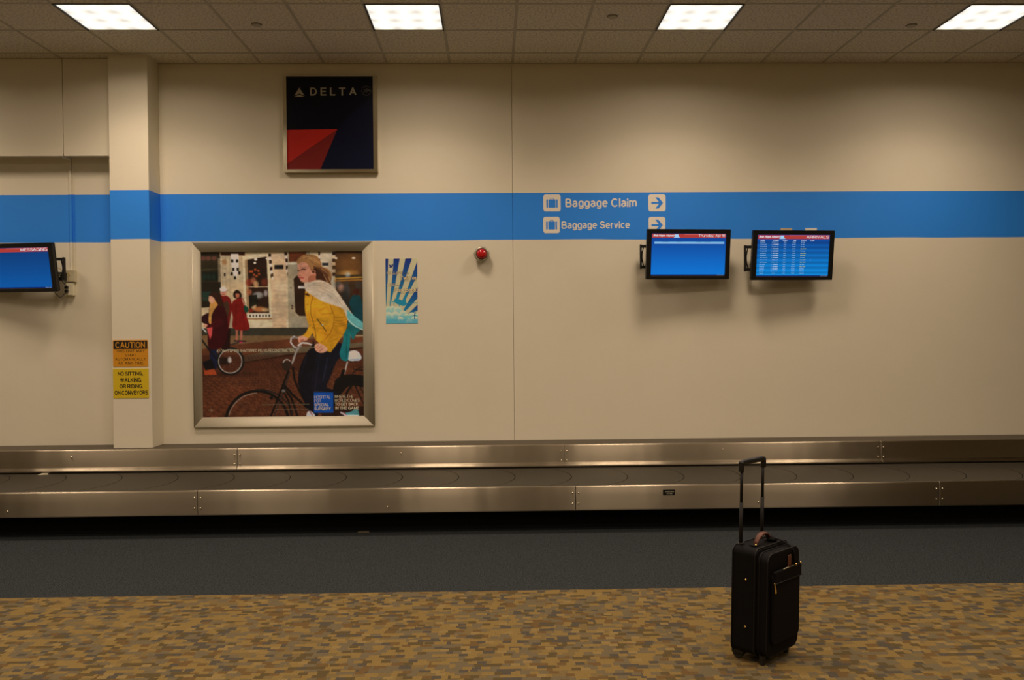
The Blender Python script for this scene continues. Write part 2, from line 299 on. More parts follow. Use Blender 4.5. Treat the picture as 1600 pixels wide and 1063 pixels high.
def text(name, body, x0, x1, z0, z1, y, m, parent, bold=0.0, ext=.0006, shear=0, space=1.0):
    """lettering in the x,z plane, facing -y, drawn with strokes and fitted to the box; bold widens the stroke"""
    wt = .105+bold*1.9; V = []; Fc = []; pen = 0.0
    for ch in body:
        if ch == ' ': pen += .34*space; continue
        adv, strokes = GLYPH[ch]
        for st in strokes:
            for i, (a, b) in enumerate(zip(st, st[1:])):
                dx_, dz_ = b[0]-a[0], b[1]-a[1]; L_ = math.hypot(dx_, dz_)
                if L_ < 1e-5: continue
                ux, uz = dx_/L_, dz_/L_; h_ = wt/2
                ea = h_*(1 if i == 0 and abs(ux*uz) < .02 and len(st) < 6 else (.35 if i else 0)); eb = h_*(1 if i == len(st)-2 and abs(ux*uz) < .02 and len(st) < 6 else (.35 if i < len(st)-2 else 0))
                if len(st) < 7 and i: ea = h_*.8
                if len(st) < 7 and i < len(st)-2: eb = h_*.8
                if abs(uz) > .98 and len(st) == 2: ea = eb = h_
                p = (pen+a[0]-ux*ea, a[1]-uz*ea); q = (pen+b[0]+ux*eb, b[1]+uz*eb); k = len(V)
                V += [(p[0]-uz*h_, p[1]+ux*h_), (q[0]-uz*h_, q[1]+ux*h_), (q[0]+uz*h_, q[1]-ux*h_), (p[0]+uz*h_, p[1]-ux*h_)]; Fc.append((k, k+3, k+2, k+1))
        pen += adv+(wt+.085)*space if space <= 1 else adv+wt+.085+(space-1)*.7
    co = np.array(V); co[:, 0] += shear*co[:, 1]
    a = co.min(0); b = co.max(0)
    n = len(co); out = np.zeros((n, 3)); out[:, 0] = x0+(co[:, 0]-a[0])/(b[0]-a[0])*(x1-x0); out[:, 2] = z0+(co[:, 1]-a[1])/(b[1]-a[1])*(z1-z0); out[:, 1] = y-ext-((np.arange(n)//4) % 9)*2.5e-5
    back = out.copy(); back[:, 1] = y
    fs = [tuple(f) for f in Fc]+[(f[i], f[(i+1) % 4], f[(i+1) % 4]+n, f[i]+n) for f in Fc for i in range(4)] if ext > .0008 else [tuple(f) for f in Fc]
    me = bpy.data.meshes.new(name); me.from_pydata([tuple(v) for v in (np.vstack([out, back]) if ext > .0008 else out)], [], fs)
    return link(name, me, m, parent)

# ------------------------------------------------------------------ painter for flat prints
class Print:
    """a flat picture painted into a fine grid of coloured points; coordinates are those of the printed sheet"""
    def __init__(s, x0, x1, y0, y1, res, ss=2):
        s.x0, s.y0, s.res, s.ss = x0, y0, res, ss
        s.W, s.H = int((x1-x0)*res), int((y1-y0)*res); s.k = res*ss
        s.a = np.zeros((s.H*ss, s.W*ss, 3), 'f')
    def _b(s, x0, x1, y0, y1):
        i0 = max(0, int((x0-s.x0)*s.k)-1); i1 = min(s.a.shape[1], int((x1-s.x0)*s.k)+2)
        j0 = max(0, int((y0-s.y0)*s.k)-1); j1 = min(s.a.shape[0], int((y1-s.y0)*s.k)+2)
        if i1 <= i0 or j1 <= j0: return None
        X = s.x0+(np.arange(i0, i1)+.5)/s.k; Y = s.y0+(np.arange(j0, j1)+.5)/s.k
        return (slice(j0, j1), slice(i0, i1)), *np.meshgrid(X, Y)
    def _p(s, sl, mask, c, al, Y=None, c2=None):
        c = np.array(c, 'f'); v = s.a[sl]
        if c2 is not None:
            t = (Y-Y.min())/max(1e-6, (Y.max()-Y.min())); c = c*(1-t[..., None])+np.array(c2, 'f')*t[..., None]
        m_ = (mask*al)[..., None]; s.a[sl] = v*(1-m_)+c*m_
    def poly(s, pts, c, al=1, c2=None):
        xs = [p[0] for p in pts]; ys = [p[1] for p in pts]; q = s._b(min(xs), max(xs), min(ys), max(ys))
        if q is None: return
        sl, X, Y = q; ins = np.zeros(X.shape, bool); n = len(pts)
        for i in range(n):
            ax, ay = pts[i]; bx, by = pts[(i+1) % n]
            if ay == by: continue
            ins ^= ((ay > Y) != (by > Y)) & (X < (bx-ax)*(Y-ay)/(by-ay)+ax)
        s._p(sl, ins.astype('f'), c, al, Y, c2)
    def spline(s, pts, c, al=1, c2=None, n=6):
        out = []; N = len(pts)
        for i in range(N):
            p = [np.array(pts[(i+j-1) % N], float) for j in range(4)]
            for k in range(n):
                t = k/n; out.append(tuple(.5*((2*p[1])+(-p[0]+p[2])*t+(2*p[0]-5*p[1]+4*p[2]-p[3])*t*t+(-p[0]+3*p[1]-3*p[2]+p[3])*t**3)))
        s.poly(out, c, al, c2)
    def rect(s, x0, y0, x1, y1, c, al=1, c2=None): s.poly([(x0, y0), (x1, y0), (x1, y1), (x0, y1)], c, al, c2)
    def ell(s, cx, cy, rx, ry, c, al=1, soft=0):
        e = 1+soft; q = s._b(cx-rx*e, cx+rx*e, cy-ry*e, cy+ry*e)
        if q is None: return
        sl, X, Y = q; d = np.sqrt(((X-cx)/rx)**2+((Y-cy)/ry)**2)
        m_ = (d < 1).astype('f') if not soft else np.clip((e-d)/(2*soft), 0, 1)
        s._p(sl, m_, c, al)
    def line(s, pts, wd, c, al=1):
        for (ax, ay), (bx, by) in zip(pts, pts[1:]):
            h = wd/2; q = s._b(min(ax, bx)-h, max(ax, bx)+h, min(ay, by)-h, max(ay, by)+h)
            if q is None: continue
            sl, X, Y = q; L = (bx-ax)**2+(by-ay)**2+1e-9; t = np.clip(((X-ax)*(bx-ax)+(Y-ay)*(by-ay))/L, 0, 1)
            d = np.hypot(X-ax-t*(bx-ax), Y-ay-t*(by-ay)); s._p(sl, (d < h).astype('f'), c, al)
    def ring(s, cx, cy, r, wd, c, al=1, a0=0, a1=360, ry=None):
        ry = ry or r; n = 48
        s.line([(cx+r*math.cos(math.radians(a0+(a1-a0)*k/n)), cy+ry*math.sin(math.radians(a0+(a1-a0)*k/n))) for k in range(n+1)], wd, c, al)
    def build(s, name, parent, x0, x1, z0, z1, y, rough=.35, gain=GAIN, blur=1, k=.86, grade=None):
        a = s.a.reshape(s.H, s.ss, s.W, s.ss, 3).mean((1, 3))
        for _ in range(blur):
            p = np.pad(a, ((1, 1), (1, 1), (0, 0)), 'edge')
            a = (p[1:-1, 1:-1]*4+p[:-2, 1:-1]+p[2:, 1:-1]+p[1:-1, :-2]+p[1:-1, 2:])/8
        if grade is not None: a = grade(a)
        a = np.clip(a+rng.normal(0, 1.6, a.shape[:2])[..., None], 0, 255)/255
        l = np.where(a <= .04045, a/12.92, ((a+.055)/1.055)**2.4)/np.array(gain)*k
        l = np.clip(l, .002, .92)
        H, W = s.H, s.W; xx = np.linspace(x0, x1, W); zz = np.linspace(z1, z0, H)
        X, Z = np.meshgrid(xx, zz); co = np.stack([X, np.full_like(X, y), Z], -1).reshape(-1, 3)
        idx = np.arange(H*W).reshape(H, W)
        fc = np.stack([idx[:-1, :-1], idx[1:, :-1], idx[1:, 1:], idx[:-1, 1:]], -1).reshape(-1, 4)
        me = bpy.data.meshes.new(name); me.vertices.add(H*W); me.vertices.foreach_set('co', co.astype('f').ravel())
        nf = len(fc); me.loops.add(nf*4); me.polygons.add(nf)
        me.loops.foreach_set('vertex_index', fc.astype('i').ravel()); me.polygons.foreach_set('loop_start', np.arange(0, nf*4, 4, dtype='i'))
        me.update(calc_edges=True)
        at = me.color_attributes.new('print', 'FLOAT_COLOR', 'POINT')
        at.data.foreach_set('color', np.concatenate([l.reshape(-1, 3), np.ones((H*W, 1))], 1).astype('f').ravel())
        m = bpy.data.materials.new(name+'_ink'); m.use_nodes = True; nt = m.node_tree; b = nt.nodes['Principled BSDF']
        an = nt.nodes.new('ShaderNodeAttribute'); an.attribute_name = 'print'; nt.links.new(an.outputs['Color'], b.inputs['Base Color'])
        b.inputs['Roughness'].default_value = rough; b.inputs['Specular IOR Level'].default_value = .3
        return link(name, me, m, parent)

# ================================================================== THE ROOM
o = struct(obj('floor', box(XL, XR, YB, WALL_Y, -.1, -.012), m_grey)); floor = o
obj('patterned_carpet', box(XL, XR, YB, 5.53, -.012, 0), m_patch, floor)
obj('grey_carpet', box(XL, XR, 5.53, WALL_Y, -.012, -.001), m_grey, floor)
wall_b = struct(obj('wall_back', box(XL, XR, WALL_Y+.02, WALL_Y+.15, 0, CEIL+.1), m_wall))
obj('wall_panel', box(XL, .2062, WALL_Y, WALL_Y+.02, 0, CEIL+.1), m_wall, wall_b)
obj('wall_panel', box(.2092, XR, WALL_Y, WALL_Y+.02, 0, CEIL+.1), m_wall, wall_b)
struct(obj('wall_left', box(XL-.1, XL, YB, WALL_Y, 0, CEIL+.1), m_wall))
struct(obj('wall_right', box(XR, XR+.1, YB, WALL_Y, 0, CEIL+.1), m_wall))
struct(obj('wall_front', box(XL, XR, YB-.1, YB, 0, CEIL+.1), mat('far_wall_paint', (.35, .33, .30), .7)))
# pillar and the boxed soffit over the recess on its left
PX0, PX1, PY = -3.573, -3.209, 8.09
pl = struct(obj('wall_pillar', box(PX0, PX1, PY, WALL_Y-.001, LEDGE, CEIL+.02, .003, 1), m_wall))
sf = struct(obj('wall_soffit', box(XL, PX0, 8.21, WALL_Y-.001, 3.385, CEIL+.02), m_wall))
obj('soffit_panel', box(XL, -4.047, 8.19, 8.21, 3.372, CEIL), m_wall, sf)
obj('soffit_panel', box(-4.040, PX0, 8.19, 8.21, 3.372, CEIL), m_wall, sf)
b_ = bmesh.new(); lathe_y(b_, [(.006, 8.19), (.006, 8.184), (0, 8.182)], 10, -4.043, 3.392); obj('screw', b_, m_rivet, sf)

# ceiling: slab, tiles and the metal grid
ce = struct(obj('ceiling', box(XL, XR, YB, WALL_Y, CEIL+.03, CEIL+.13), m_tile))
rows = [WALL_Y, WALL_Y-.3254]+[WALL_Y-.3254-T*k for k in range(1, 23)]
K0, K1 = -10, 19
LIGHT_K = (-5, -1, 3, 7, 11); LIGHT_R = (2, 6, 10, 14, 18)     # the tile row that holds the light panels
tm = bpy.data.meshes.new('ceiling_tile'); bb = box(-T/2+.003, T/2-.003, -T/2+.003, T/2-.003, 0, .012); bb.to_mesh(tm); bb.free(); tm.materials.append(m_tile)
tc = bpy.data.meshes.new('ceiling_tile_cut'); bb = box(-T/2+.003, T/2-.003, -.160, .160, 0, .012); bb.to_mesh(tc); bb.free(); tc.materials.append(m_tile)
for r_ in range(0, 8):
    ya, yb = rows[r_], rows[r_+1]
    for k in range(-8, 16):
        if r_ in LIGHT_R and k in LIGHT_K: continue
        link('ceiling_tile', tc if r_ == 0 else tm, None, ce, (X0+(k+.5)*T, (ya+yb)/2, CEIL+.003+random.uniform(-.0007, .0012)))
bb = bmesh.new()
for r_ in range(8, len(rows)-1):
    for k in range(K0, K1):
        if r_ in LIGHT_R and k in LIGHT_K: continue
        cx, cy = X0+(k+.5)*T, (rows[r_]+rows[r_+1])/2
        if XL < cx-T/2 and cx+T/2 < XR: add_box(bb, cx-T/2+.003, cx+T/2-.003, cy-T/2+.003, cy+T/2-.003, CEIL+.003, CEIL+.015)
oo = obj('far_ceiling_tiles', bb, m_tile, ce); oo['kind'] = 'stuff'
for k in range(K0, K1):
    x = X0+k*T
    if XL < x < XR: obj('grid_runner', box(x-.012, x+.012, YB, WALL_Y, CEIL, CEIL+.03), m_grid, ce)
for y in rows[1:]:
    if y > YB: obj('grid_tee', box(XL, XR, y-.0115, y+.0115, CEIL+.0006, CEIL+.03), m_grid, ce)
obj('wall_angle', box(XL, XR, WALL_Y-.02, WALL_Y, CEIL+.0003, CEIL+.03), m_grid, ce)

# light panels
def diffuser_mat():
    m = bpy.data.materials.new('lit_diffuser'); m.use_nodes = True; nt = m.node_tree; b = nt.nodes['Principled BSDF']
    tcn = nt.nodes.new('ShaderNodeTexCoord'); s = nt.nodes.new('ShaderNodeSeparateXYZ'); nt.links.new(tcn.outputs['Object'], s.inputs[0])
    def wv(ch, ph_): return M(nt, 'ABSOLUTE', M(nt, 'COSINE', M(nt, 'MULTIPLY', M(nt, 'ADD', s.outputs[ch], ph_), math.pi/.19)))
    d = M(nt, 'POWER', M(nt, 'MULTIPLY', wv('X', .095), wv('Y', .11)), 2.2)       # dim spots of the cell grid over the tubes
    st = M(nt, 'SUBTRACT', PANEL_EMIT, M(nt, 'MULTIPLY', d, .42))
    b.inputs['Base Color'].default_value = (.8, .8, .78, 1); b.inputs['Emission Color'].default_value = (1, .955, .86, 1)
    nt.links.new(st, b.inputs['Emission Strength']); return m
m_diff = diffuser_mat(); m_lframe = mat('dark_light_frame', (.012, .011, .01), .5)
lamp_data = bpy.data.lights.new('lamp', 'AREA'); lamp_data.shape = 'SQUARE'; lamp_data.size = .54
lamp_data.energy = LAMP_POWER; lamp_data.color = LAMP_COLOR; lamp_data.spread = LAMP_SPREAD
lamp_wide = lamp_data.copy(); lamp_wide.spread = math.radians(162); lamp_wide.energy = LAMP_POWER*.45; lamp_data.energy = LAMP_POWER*.55
h = T/2
fbm = bmesh.new()
for q in ((-h+.001, -h+.014, -h, h), (h-.014, h-.001, -h, h), (-h+.014, h-.014, -h, -h+.014)): add_box(fbm, q[0], q[1], q[2]+.0, q[3], -.004, .028)
fme = bpy.data.meshes.new('light_frame'); fbm.to_mesh(fme); fbm.free(); fme.materials.append(m_lframe)
gbm = bmesh.new()
N = 24
gv = [[gbm.verts.new((-h+.013+(2*h-.026)*i/N, -h+.013+(2*h-.020)*j/N, .006-.008*abs(math.sin(3*math.pi*i/N)*math.sin(3*math.pi*j/N)))) for j in range(N+1)] for i in range(N+1)]
for i in range(N):
    for j in range(N): gbm.faces.new((gv[i][j], gv[i][j+1], gv[i+1][j+1], gv[i+1][j]))
gme = bpy.data.meshes.new('diffuser'); gbm.to_mesh(gme); gbm.free(); gme.materials.append(m_diff)
LAB = {-1: 'lit square ceiling light panel farthest left, above the white pillar',
       3: 'lit square ceiling light panel above and right of the airline sign',
       7: 'lit square ceiling light panel above the baggage claim lettering and left monitor',
       11: 'lit square ceiling light panel farthest right, cut by the picture edge'}
for r_ in LIGHT_R:
    cy = (rows[r_]+rows[r_+1])/2
    for k in LIGHT_K:
        vis = r_ == 2 and k in LAB
        t = thing('ceiling_light', LAB[k] if vis else 'lit square ceiling light panel outside the picture, over the hall floor', 'ceiling light',
                  (X0+(k+.5)*T, cy, CEIL), 0, 'square light panels in the ceiling' if vis else 'light panels over the rest of the hall')
        link('light_frame', fme, None, t); link('diffuser', gme, None, t)
        for dt, zl in ((lamp_data, -.006), (lamp_wide, -.0065)):
            L = bpy.data.objects.new('lamp', dt); COL.objects.link(L); L.parent = t; L.location = (0, 0, zl)

# sprinkler covers; a black ring behind each cap paints the shade in its gap
m_cap = mat('sprinkler_cover_metal', (.42, .39, .34), .5); m_gap_shade = mat('gap_shade_black', (.01, .01, .01), .9)
for (x, y), lb in (((-1.967, 7.281), 'small round sprinkler cover in the ceiling, left of the airline sign'),
                   ((1.018, 7.093), 'small round sprinkler cover in the ceiling between the two middle lights'),
                   ((3.63, 7.304), 'small round sprinkler cover in the ceiling, left of the rightmost light')):
    t = thing('sprinkler_cover', lb, 'sprinkler', (x, y, CEIL+.003), 0, 'sprinkler covers in the ceiling')
    for nm, r1, za, zb, mm in (('gap_shade_ring', .046, -.003, 0, m_gap_shade), ('cap', .041, -.012, -.003, m_cap)):
        bb = bmesh.new(); bmesh.ops.create_cone(bb, cap_ends=True, segments=28, radius1=r1-.004, radius2=r1, depth=zb-za, matrix=Matrix.Translation((0, 0, (za+zb)/2)))
        obj(nm, bb, mm, t)

# ================================================================== BAGGAGE CAROUSEL
car = thing('baggage_carousel', 'long stainless steel baggage carousel with dark rubber plates along the wall', 'baggage carousel', (0, 7.5, 0))
car_y = 7.5
def P(prof): return [(y-car_y, z) for y, z in prof]
def arc(cy, cz, r, a0, a1, n=7): return [(cy+r*math.cos(math.radians(a0+(a1-a0)*k/n)), cz+r*math.sin(math.radians(a0+(a1-a0)*k/n))) for k in range(n+1)]
up = P([(7.995, LEDGE-.004), (7.985, LEDGE+.005)]+arc(7.968, LEDGE-.006, .013, 80, 175, 6)+[(7.9495, .452)]+arc(7.934, .4325, .016, 5, -30, 3)[:1]+
       [(7.946, .444), (7.938, .432)]+arc(7.930, .420, .011, 60, 260, 8)+[(7.96, .406), (8.0, .404)])
lo = P([(7.12, .372), (7.10, .383), (7.085, .387)]+arc(7.072, .377, .012, 75, 178, 6)+[(7.056, .30), (7.060, .198)]+arc(7.066, .190, .006, 180, 270, 3)+[(7.10, .184)])
uj = [-8.97, -5.42, -2.379, .662, 3.658, 6.70, 8.97]; lj = [-8.97, -5.53, -2.441, .681, 3.744, 6.83, 8.97]
def rivet_me(r):
    bb = bmesh.new(); lathe_y(bb, [(r, 0), (r*.9, -r*.35), (r*.5, -r*.65), (0, -r*.75)], 12); me = bpy.data.meshes.new('rivet'); bb.to_mesh(me); bb.free()
    for p in me.polygons: p.use_smooth = True
    me.materials.append(m_rivet); return me
rv = rivet_me(.0085)
for js, prof, nm, ry, zz, mid in ((uj, up, 'fascia_panel', 7.9498-car_y, (.553, .466), .548), (lj, lo, 'skirt_panel', 7.057-car_y, (.330, .243), .237)):
    for a, b in zip(js, js[1:]):
        p = obj(nm, extrude_x(prof, a+.0012, b-.0012), m_steel, car)
        md = p.modifiers.new('thick', 'SOLIDIFY'); md.thickness = .002; md.offset = -1 if False else 0
        for x in (a+.025, b-.025):
            for z in zz: link('rivet', rv, None, p, (x, ry, z))
        link('rivet', rv, None, p, ((a+b)/2, ry, mid))
obj('ledge', box(-8.97, 8.97, 7.97-car_y, WALL_Y-.002-car_y, .55, LEDGE), m_ledge, car)
obj('inner_panel', box(-8.97, 8.97, 7.99-car_y, 8.03-car_y, .02, .55), m_base, car)
obj('kick_base', box(-8.97, 8.97, 7.245-car_y, 7.275-car_y, 0, .35), m_base, car)
obj('belt_bed', box(-8.97, 8.97, 7.09-car_y, 7.985-car_y, .33, .352), m_base, car)
# overlapping crescent plates
ax = [-4.30+.4985*k for k in range(-9, 27)]
def arcpts(x, n=18):                      # bulging to the right between the two rails
    return [(x-.42*(1-math.sqrt(1-.985*(2*t-1)**2)), 7.105+(7.975-7.105)*t) for t in [k/n for k in range(n+1)]]
pb = bmesh.new(); A = arcpts(0); B = arcpts(-.4985+.0065)
for dz, flip in ((0, 0),):
    top = [pb.verts.new((x, y-car_y, .0085)) for x, y in A]; tb = [pb.verts.new((x, y-car_y, .0085)) for x, y in B]
    bt_ = [pb.verts.new((x, y-car_y, 0)) for x, y in A]; bb_ = [pb.verts.new((x, y-car_y, 0)) for x, y in B]
    for i in range(len(A)-1):
        pb.faces.new((top[i], top[i+1], tb[i+1], tb[i])); pb.faces.new((bt_[i], bb_[i], bb_[i+1], bt_[i+1]))
        pb.faces.new((top[i], bt_[i], bt_[i+1], top[i+1])); pb.faces.new((tb[i], tb[i+1], bb_[i+1], bb_[i]))
    pb.faces.new((top[0], tb[0], bb_[0], bt_[0])); pb.faces.new((top[-1], bt_[-1], bb_[-1], tb[-1]))
bmesh.ops.recalc_face_normals(pb, faces=pb.faces)
pm = bpy.data.meshes.new('carousel_plate'); pb.to_mesh(pm); pb.free(); pm.materials.append(m_deck)
for x in ax:
    if -7.8 < x < 8.9: link('carousel_plate', pm, None, car, (x, 0, .3795), (math.radians(1.5), 0, 0))
# maker's plate
mp_ = obj('maker_plate', box(1.410, 1.511, 7.0545-car_y, 7.0575-car_y, .303, .350, .0008, 1), m_black, car); mp_['label'] = 'small black maker plate'
lt = m_ivory
text('lettering', 'BAGGAGE HANDLING', 1.430, 1.502, .330, .338, 7.0543-car_y, lt, mp_, .02)
text('lettering', 'SYSTEMS', 1.440, 1.488, .314, .321, 7.0543-car_y, lt, mp_, .02)
bb = bmesh.new(); v = [bb.verts.new(p) for p in ((0, 0, 0), (.085, .01, 0), (.07, .05, .004), (.02, .035, .006))]; bb.faces.new(v)
bmesh.ops.extrude_face_region(bb, geom=bb.faces[:])
for q in list(bb.verts)[4:]: q.co.z += .0015
tag(obj('paper_scrap', bb, m_ivory, None, (-4.17, 7.88, .398)), 'tiny pale paper scrap lying on the rubber plates at far left', 'paper scrap')
bb = bmesh.new(); v = [bb.verts.new(p) for p in ((0, 0, 0), (.10, .005, 0), (.09, .05, .003), (.01, .04, .003))]; bb.faces.new(v)
bmesh.ops.extrude_face_region(bb, geom=bb.faces[:])
for q in list(bb.verts)[4:]: q.co.z += .0015
tag(obj('paper_scrap', bb, mat('dirty_paper', (.2, .17, .13), .8), None, (-1.15, 7.16, .0)), 'small brown scrap on the floor under the carousel skirt', 'paper scrap')

# ================================================================== WALL SIGNS
# airline sign
S = thing('airline_sign', 'square navy and red airline sign in a metal frame, high on the wall', 'sign', (-1.549, WALL_Y, 3.692))
hw, hh = .453, .4625
obj('backing', box(-hw+.01, hw-.01, -.035, 0, -hh+.006, hh-.006), m_blackmat, S)
nav = (.0016, .003, .016)
m_navy = mat('navy_print', nav, .3, 0, .25); m_navy2 = mat('navy_lower_print', (.0032, .006, .032), .3, 0, .25)
m_red = mat('red_print', (.50, .018, .012), .4, 0, .3); m_dred = mat('dark_red_print', (.20, .012, .012), .4, 0, .3)
iw0, iw1, iz0, iz1 = -.420, .413, -.434, .458
face = obj('sign_face', box(iw0, iw1, -.038, -.035, iz0, iz1), m_navy, S)
bb = bmesh.new(); lip = .016
def frame_bar(bm, a): prism(bm, a, -.052, 0)
for nm, a in (('frame_side', [(-hw, -hh), (iw0, iz0), (iw0, iz1), (-hw, hh)]), ('frame_side', [(hw, -hh), (hw, hh), (iw1, iz1), (iw1, iz0)]),
              ('frame_rail', [(-hw, -hh), (hw, -hh), (iw1, iz0), (iw0, iz0)]), ('frame_rail', [(-hw, hh), (iw0, iz1), (iw1, iz1), (hw, hh)])):
    obj(nm, prism(bmesh.new(), a, -.052, 0), m_chrome, S)
# x,z inside the face from photo proportions: face spans 449..583.5 px by 120.5..265 px
def dx(px): return iw0+(px-449.0)/134.5*(iw1-iw0)
def dz(py): return iz1-(py-120.5)/145*(iz1-iz0)
obj('navy_field', prism(bmesh.new(), [(dx(511), dz(226)), (dx(549), dz(178)), (iw1, dz(150)), (iw1, iz0), (dx(499), iz0)], -.0384, -.038), m_navy2, face)
obj('red_field', prism(bmesh.new(), [(iw0, dz(203)), (dx(527.5), dz(202)), (iw0, dz(256))], -.0392, -.038), m_red, face)
obj('dark_red_field', prism(bmesh.new(), [(iw0, dz(256)), (dx(527.5), dz(202)), (dx(500), iz0), (iw0, iz0)], -.0390, -.038), m_dred, face)
m_dlet = mat('pale_letter_print', (.42, .40, .36), .4)
text('lettering', 'DELTA', dx(485.5), dx(557.5), dz(149.5), dz(137), -.038, m_dlet, face, .045, .001, 0, 1.55)
bb = bmesh.new()
prism(bb, [(dx(468.8), dz(137.2)), (dx(477), dz(149.8)), (dx(468.8), dz(146.4)), (dx(460.8), dz(149.8))], -.039, -.038)
prism(bb, [(dx(460.3), dz(151.6)), (dx(468.8), dz(148.0)), (dx(477.3), dz(151.6))], -.039, -.038)
obj('triangle_emblem', bb, m_dlet, face)
bb = bmesh.new(); cx, cz = dx(573), dz(142.2); m_ring = mat('grey_letter_print', (.16, .15, .14), .4)
tube(bb, [(cx+.044*math.cos(a), -.0385, cz+.044*math.sin(a)) for a in [math.radians(-200+220*k/20) for k in range(21)]], .0016, 5)
for k, (ox, oz, ln) in enumerate(((-.02, .006, .05), (-.012, -.006, .045), (-.024, -.014, .034))):
    tube(bb, [(cx+ox+ln*t, -.0385, cz+oz+.012*math.sin(t*3)) for t in [q/6 for q in range(7)]], .0028, 5)
for k in range(5): add_box(bb, cx-.034+k*.0165, cx-.026+k*.0165, -.039, -.038, cz+.030+.010*(1-abs(k-2)/2), cz+.037+.010*(1-abs(k-2)/2))
obj('alliance_emblem', bb, m_ring, face)

# way-finding lettering on the band
def symbol_suitcase(par, cx, cz, s):
    bb = bmesh.new()
    for a, b in ((-.33, -.24), (-.20, .20), (.24, .33)): prism(bb, rrect(cx+a*s, cx+b*s, cz-.27*s, cz+.21*s, .02*s, 2), -.0022, -.0012)
    for a, b, c, d in ((-.10, -.07, .21, .30), (.07, .10, .21, .30), (-.10, .10, .275, .30)): prism(bb, [(cx+a*s, cz+c*s), (cx+b*s, cz+c*s), (cx+b*s, cz+d*s), (cx+a*s, cz+d*s)], -.0022, -.0012)
    return obj('suitcase_symbol', bb, m_bandblue, par)
def symbol_arrow(par, cx, cz, s):
    bb = bmesh.new(); prism(bb, [(cx-.33*s, cz-.055*s), (cx+.20*s, cz-.055*s), (cx+.20*s, cz+.055*s), (cx-.33*s, cz+.055*s)], -.0022, -.0012)
    prism(bb, [(cx+.35*s, cz), (cx+.09*s, cz+.32*s), (cx-.10*s, cz+.32*s), (cx+.16*s, cz), (cx-.10*s, cz-.32*s), (cx+.09*s, cz-.32*s)], -.0025, -.0012)
    return obj('arrow_symbol', bb, m_bandblue, par)
def wayfind(label, wd, ix0, ix1, iz0_, iz1_, tx0, tx1, tz0, tz1, rx0, rx1, rz0, rz1):
    t = thing('wayfinding_sign', label, 'sign', ((ix0+rx1)/2, WALL_Y, (iz0_+iz1_)/2)); ox, oz = (ix0+rx1)/2, (iz0_+iz1_)/2
    a = obj('pictogram_square', prism(bmesh.new(), rrect(ix0-ox, ix1-ox, iz0_-oz, iz1_-oz, .022), -.0012, 0), m_cream, t)
    symbol_suitcase(a, (ix0+ix1)/2-ox, (iz0_+iz1_)/2-oz, ix1-ix0)
    text('lettering', wd, tx0-ox, tx1-ox, tz0-oz, tz1-oz, 0, m_cream, t, .040, .0012)
    a = obj('arrow_square', prism(bmesh.new(), rrect(rx0-ox, rx1-ox, rz0-oz, rz1-oz, .022), -.0012, 0), m_cream, t)
    symbol_arrow(a, (rx0+rx1)/2-ox, (rz0+rz1)/2-oz, rx1-rx0)
wayfind('cream Baggage Claim lettering between suitcase pictogram and arrow on blue band', 'Baggage Claim', .510, .679, 2.846, 3.012, .726, 1.428, 2.868, 2.972, 1.542, 1.712, 2.842, 3.008)
wayfind('smaller cream Baggage Service lettering with pictogram and arrow, lower line of blue band', 'Baggage Service', .508, .669, 2.634, 2.794, .687, 1.358, 2.660, 2.748, 1.543, 1.708, 2.625, 2.788)

# caution signs on the pillar
m_orange = mat('orange_sign_print', (.66, .30, .02), .45, 0, .4); m_yel = mat('yellow_sign_print', (.70, .52, .02), .45, 0, .4)
m_ink = mat('black_ink', (.010, .008, .007), .5)
S = thing('caution_sign', 'orange caution sign with black header on the pillar, above the yellow one', 'sign', (-3.4015, PY, 1.499))
f_ = obj('plate', prism(bmesh.new(), rrect(-.1635, .1635, -.1255, .1255, .01), -.003, 0), m_orange, S)
obj('black_header', box(-.157, .157, -.0036, -.003, .040, .117), m_ink, f_)
text('lettering', 'CAUTION', -.140, .138, .050, .108, -.0036, m_orange, f_, .045, .0005)
m_ink2 = m_ink
for s_, a, b, z in (('THIS UNIT MAY', -.134, .134, .010), ('START', -.050, .052, -.028), ('AUTOMATICALLY', -.142, .140, -.066), ('AT ANY TIME', -.116, .118, -.104)):
    text('lettering', s_, a, b, z-.001, z+.0235, -.003, m_ink2, f_, .012, .0005, 0, 1.1)
S = thing('warning_sign', 'yellow NO SITTING sign with bold black lettering on the pillar', 'sign', (-3.4015, PY, 1.216))
f_ = obj('plate', box(-.1665, .1665, -.003, 0, -.140, .140, .001, 1), m_yel, S)
for s_, a, b, z in (('NO SITTING,', -.122, .114, .070), ('WALKING', -.100, .096, .011), ('OR RIDING', -.106, .106, -.048), ('ON CONVEYORS', -.152, .156, -.108)):
    text('lettering', s_, a, b, z, z+.042, -.003, m_ink, f_, .055, .0005, 0, .95)

# red beacon
S = thing('warning_beacon', 'round red warning beacon with grey ring on the white wall', 'warning light', (-.098, WALL_Y, 2.428))
bb = bmesh.new(); lathe_y(bb, [(0, 0), (.066, 0), (.066, -.035), (.058, -.045), (.058, -.055)], 36); obj('base', bb, mat('dark_grey_base', (.10, .10, .10), .5), S, smooth=True)
bb = bmesh.new(); lathe_y(bb, [(.060, -.045), (.072, -.050), (.075, -.062), (.070, -.074), (.052, -.078), (.052, -.045)], 36); obj('ring', bb, mat('grey_ring_metal', (.45, .44, .40), .35, .6), S, smooth=True)
mr_ = mat('red_lens', (.50, .010, .012), .12, 0, .6)
bb = bmesh.new(); lathe_y(bb, [(.048, -.070), (.048, -.080), (.045, -.094), (.035, -.105), (.018, -.111), (0, -.112)], 36); ln_ = obj('lens', bb, mr_, S, smooth=True)

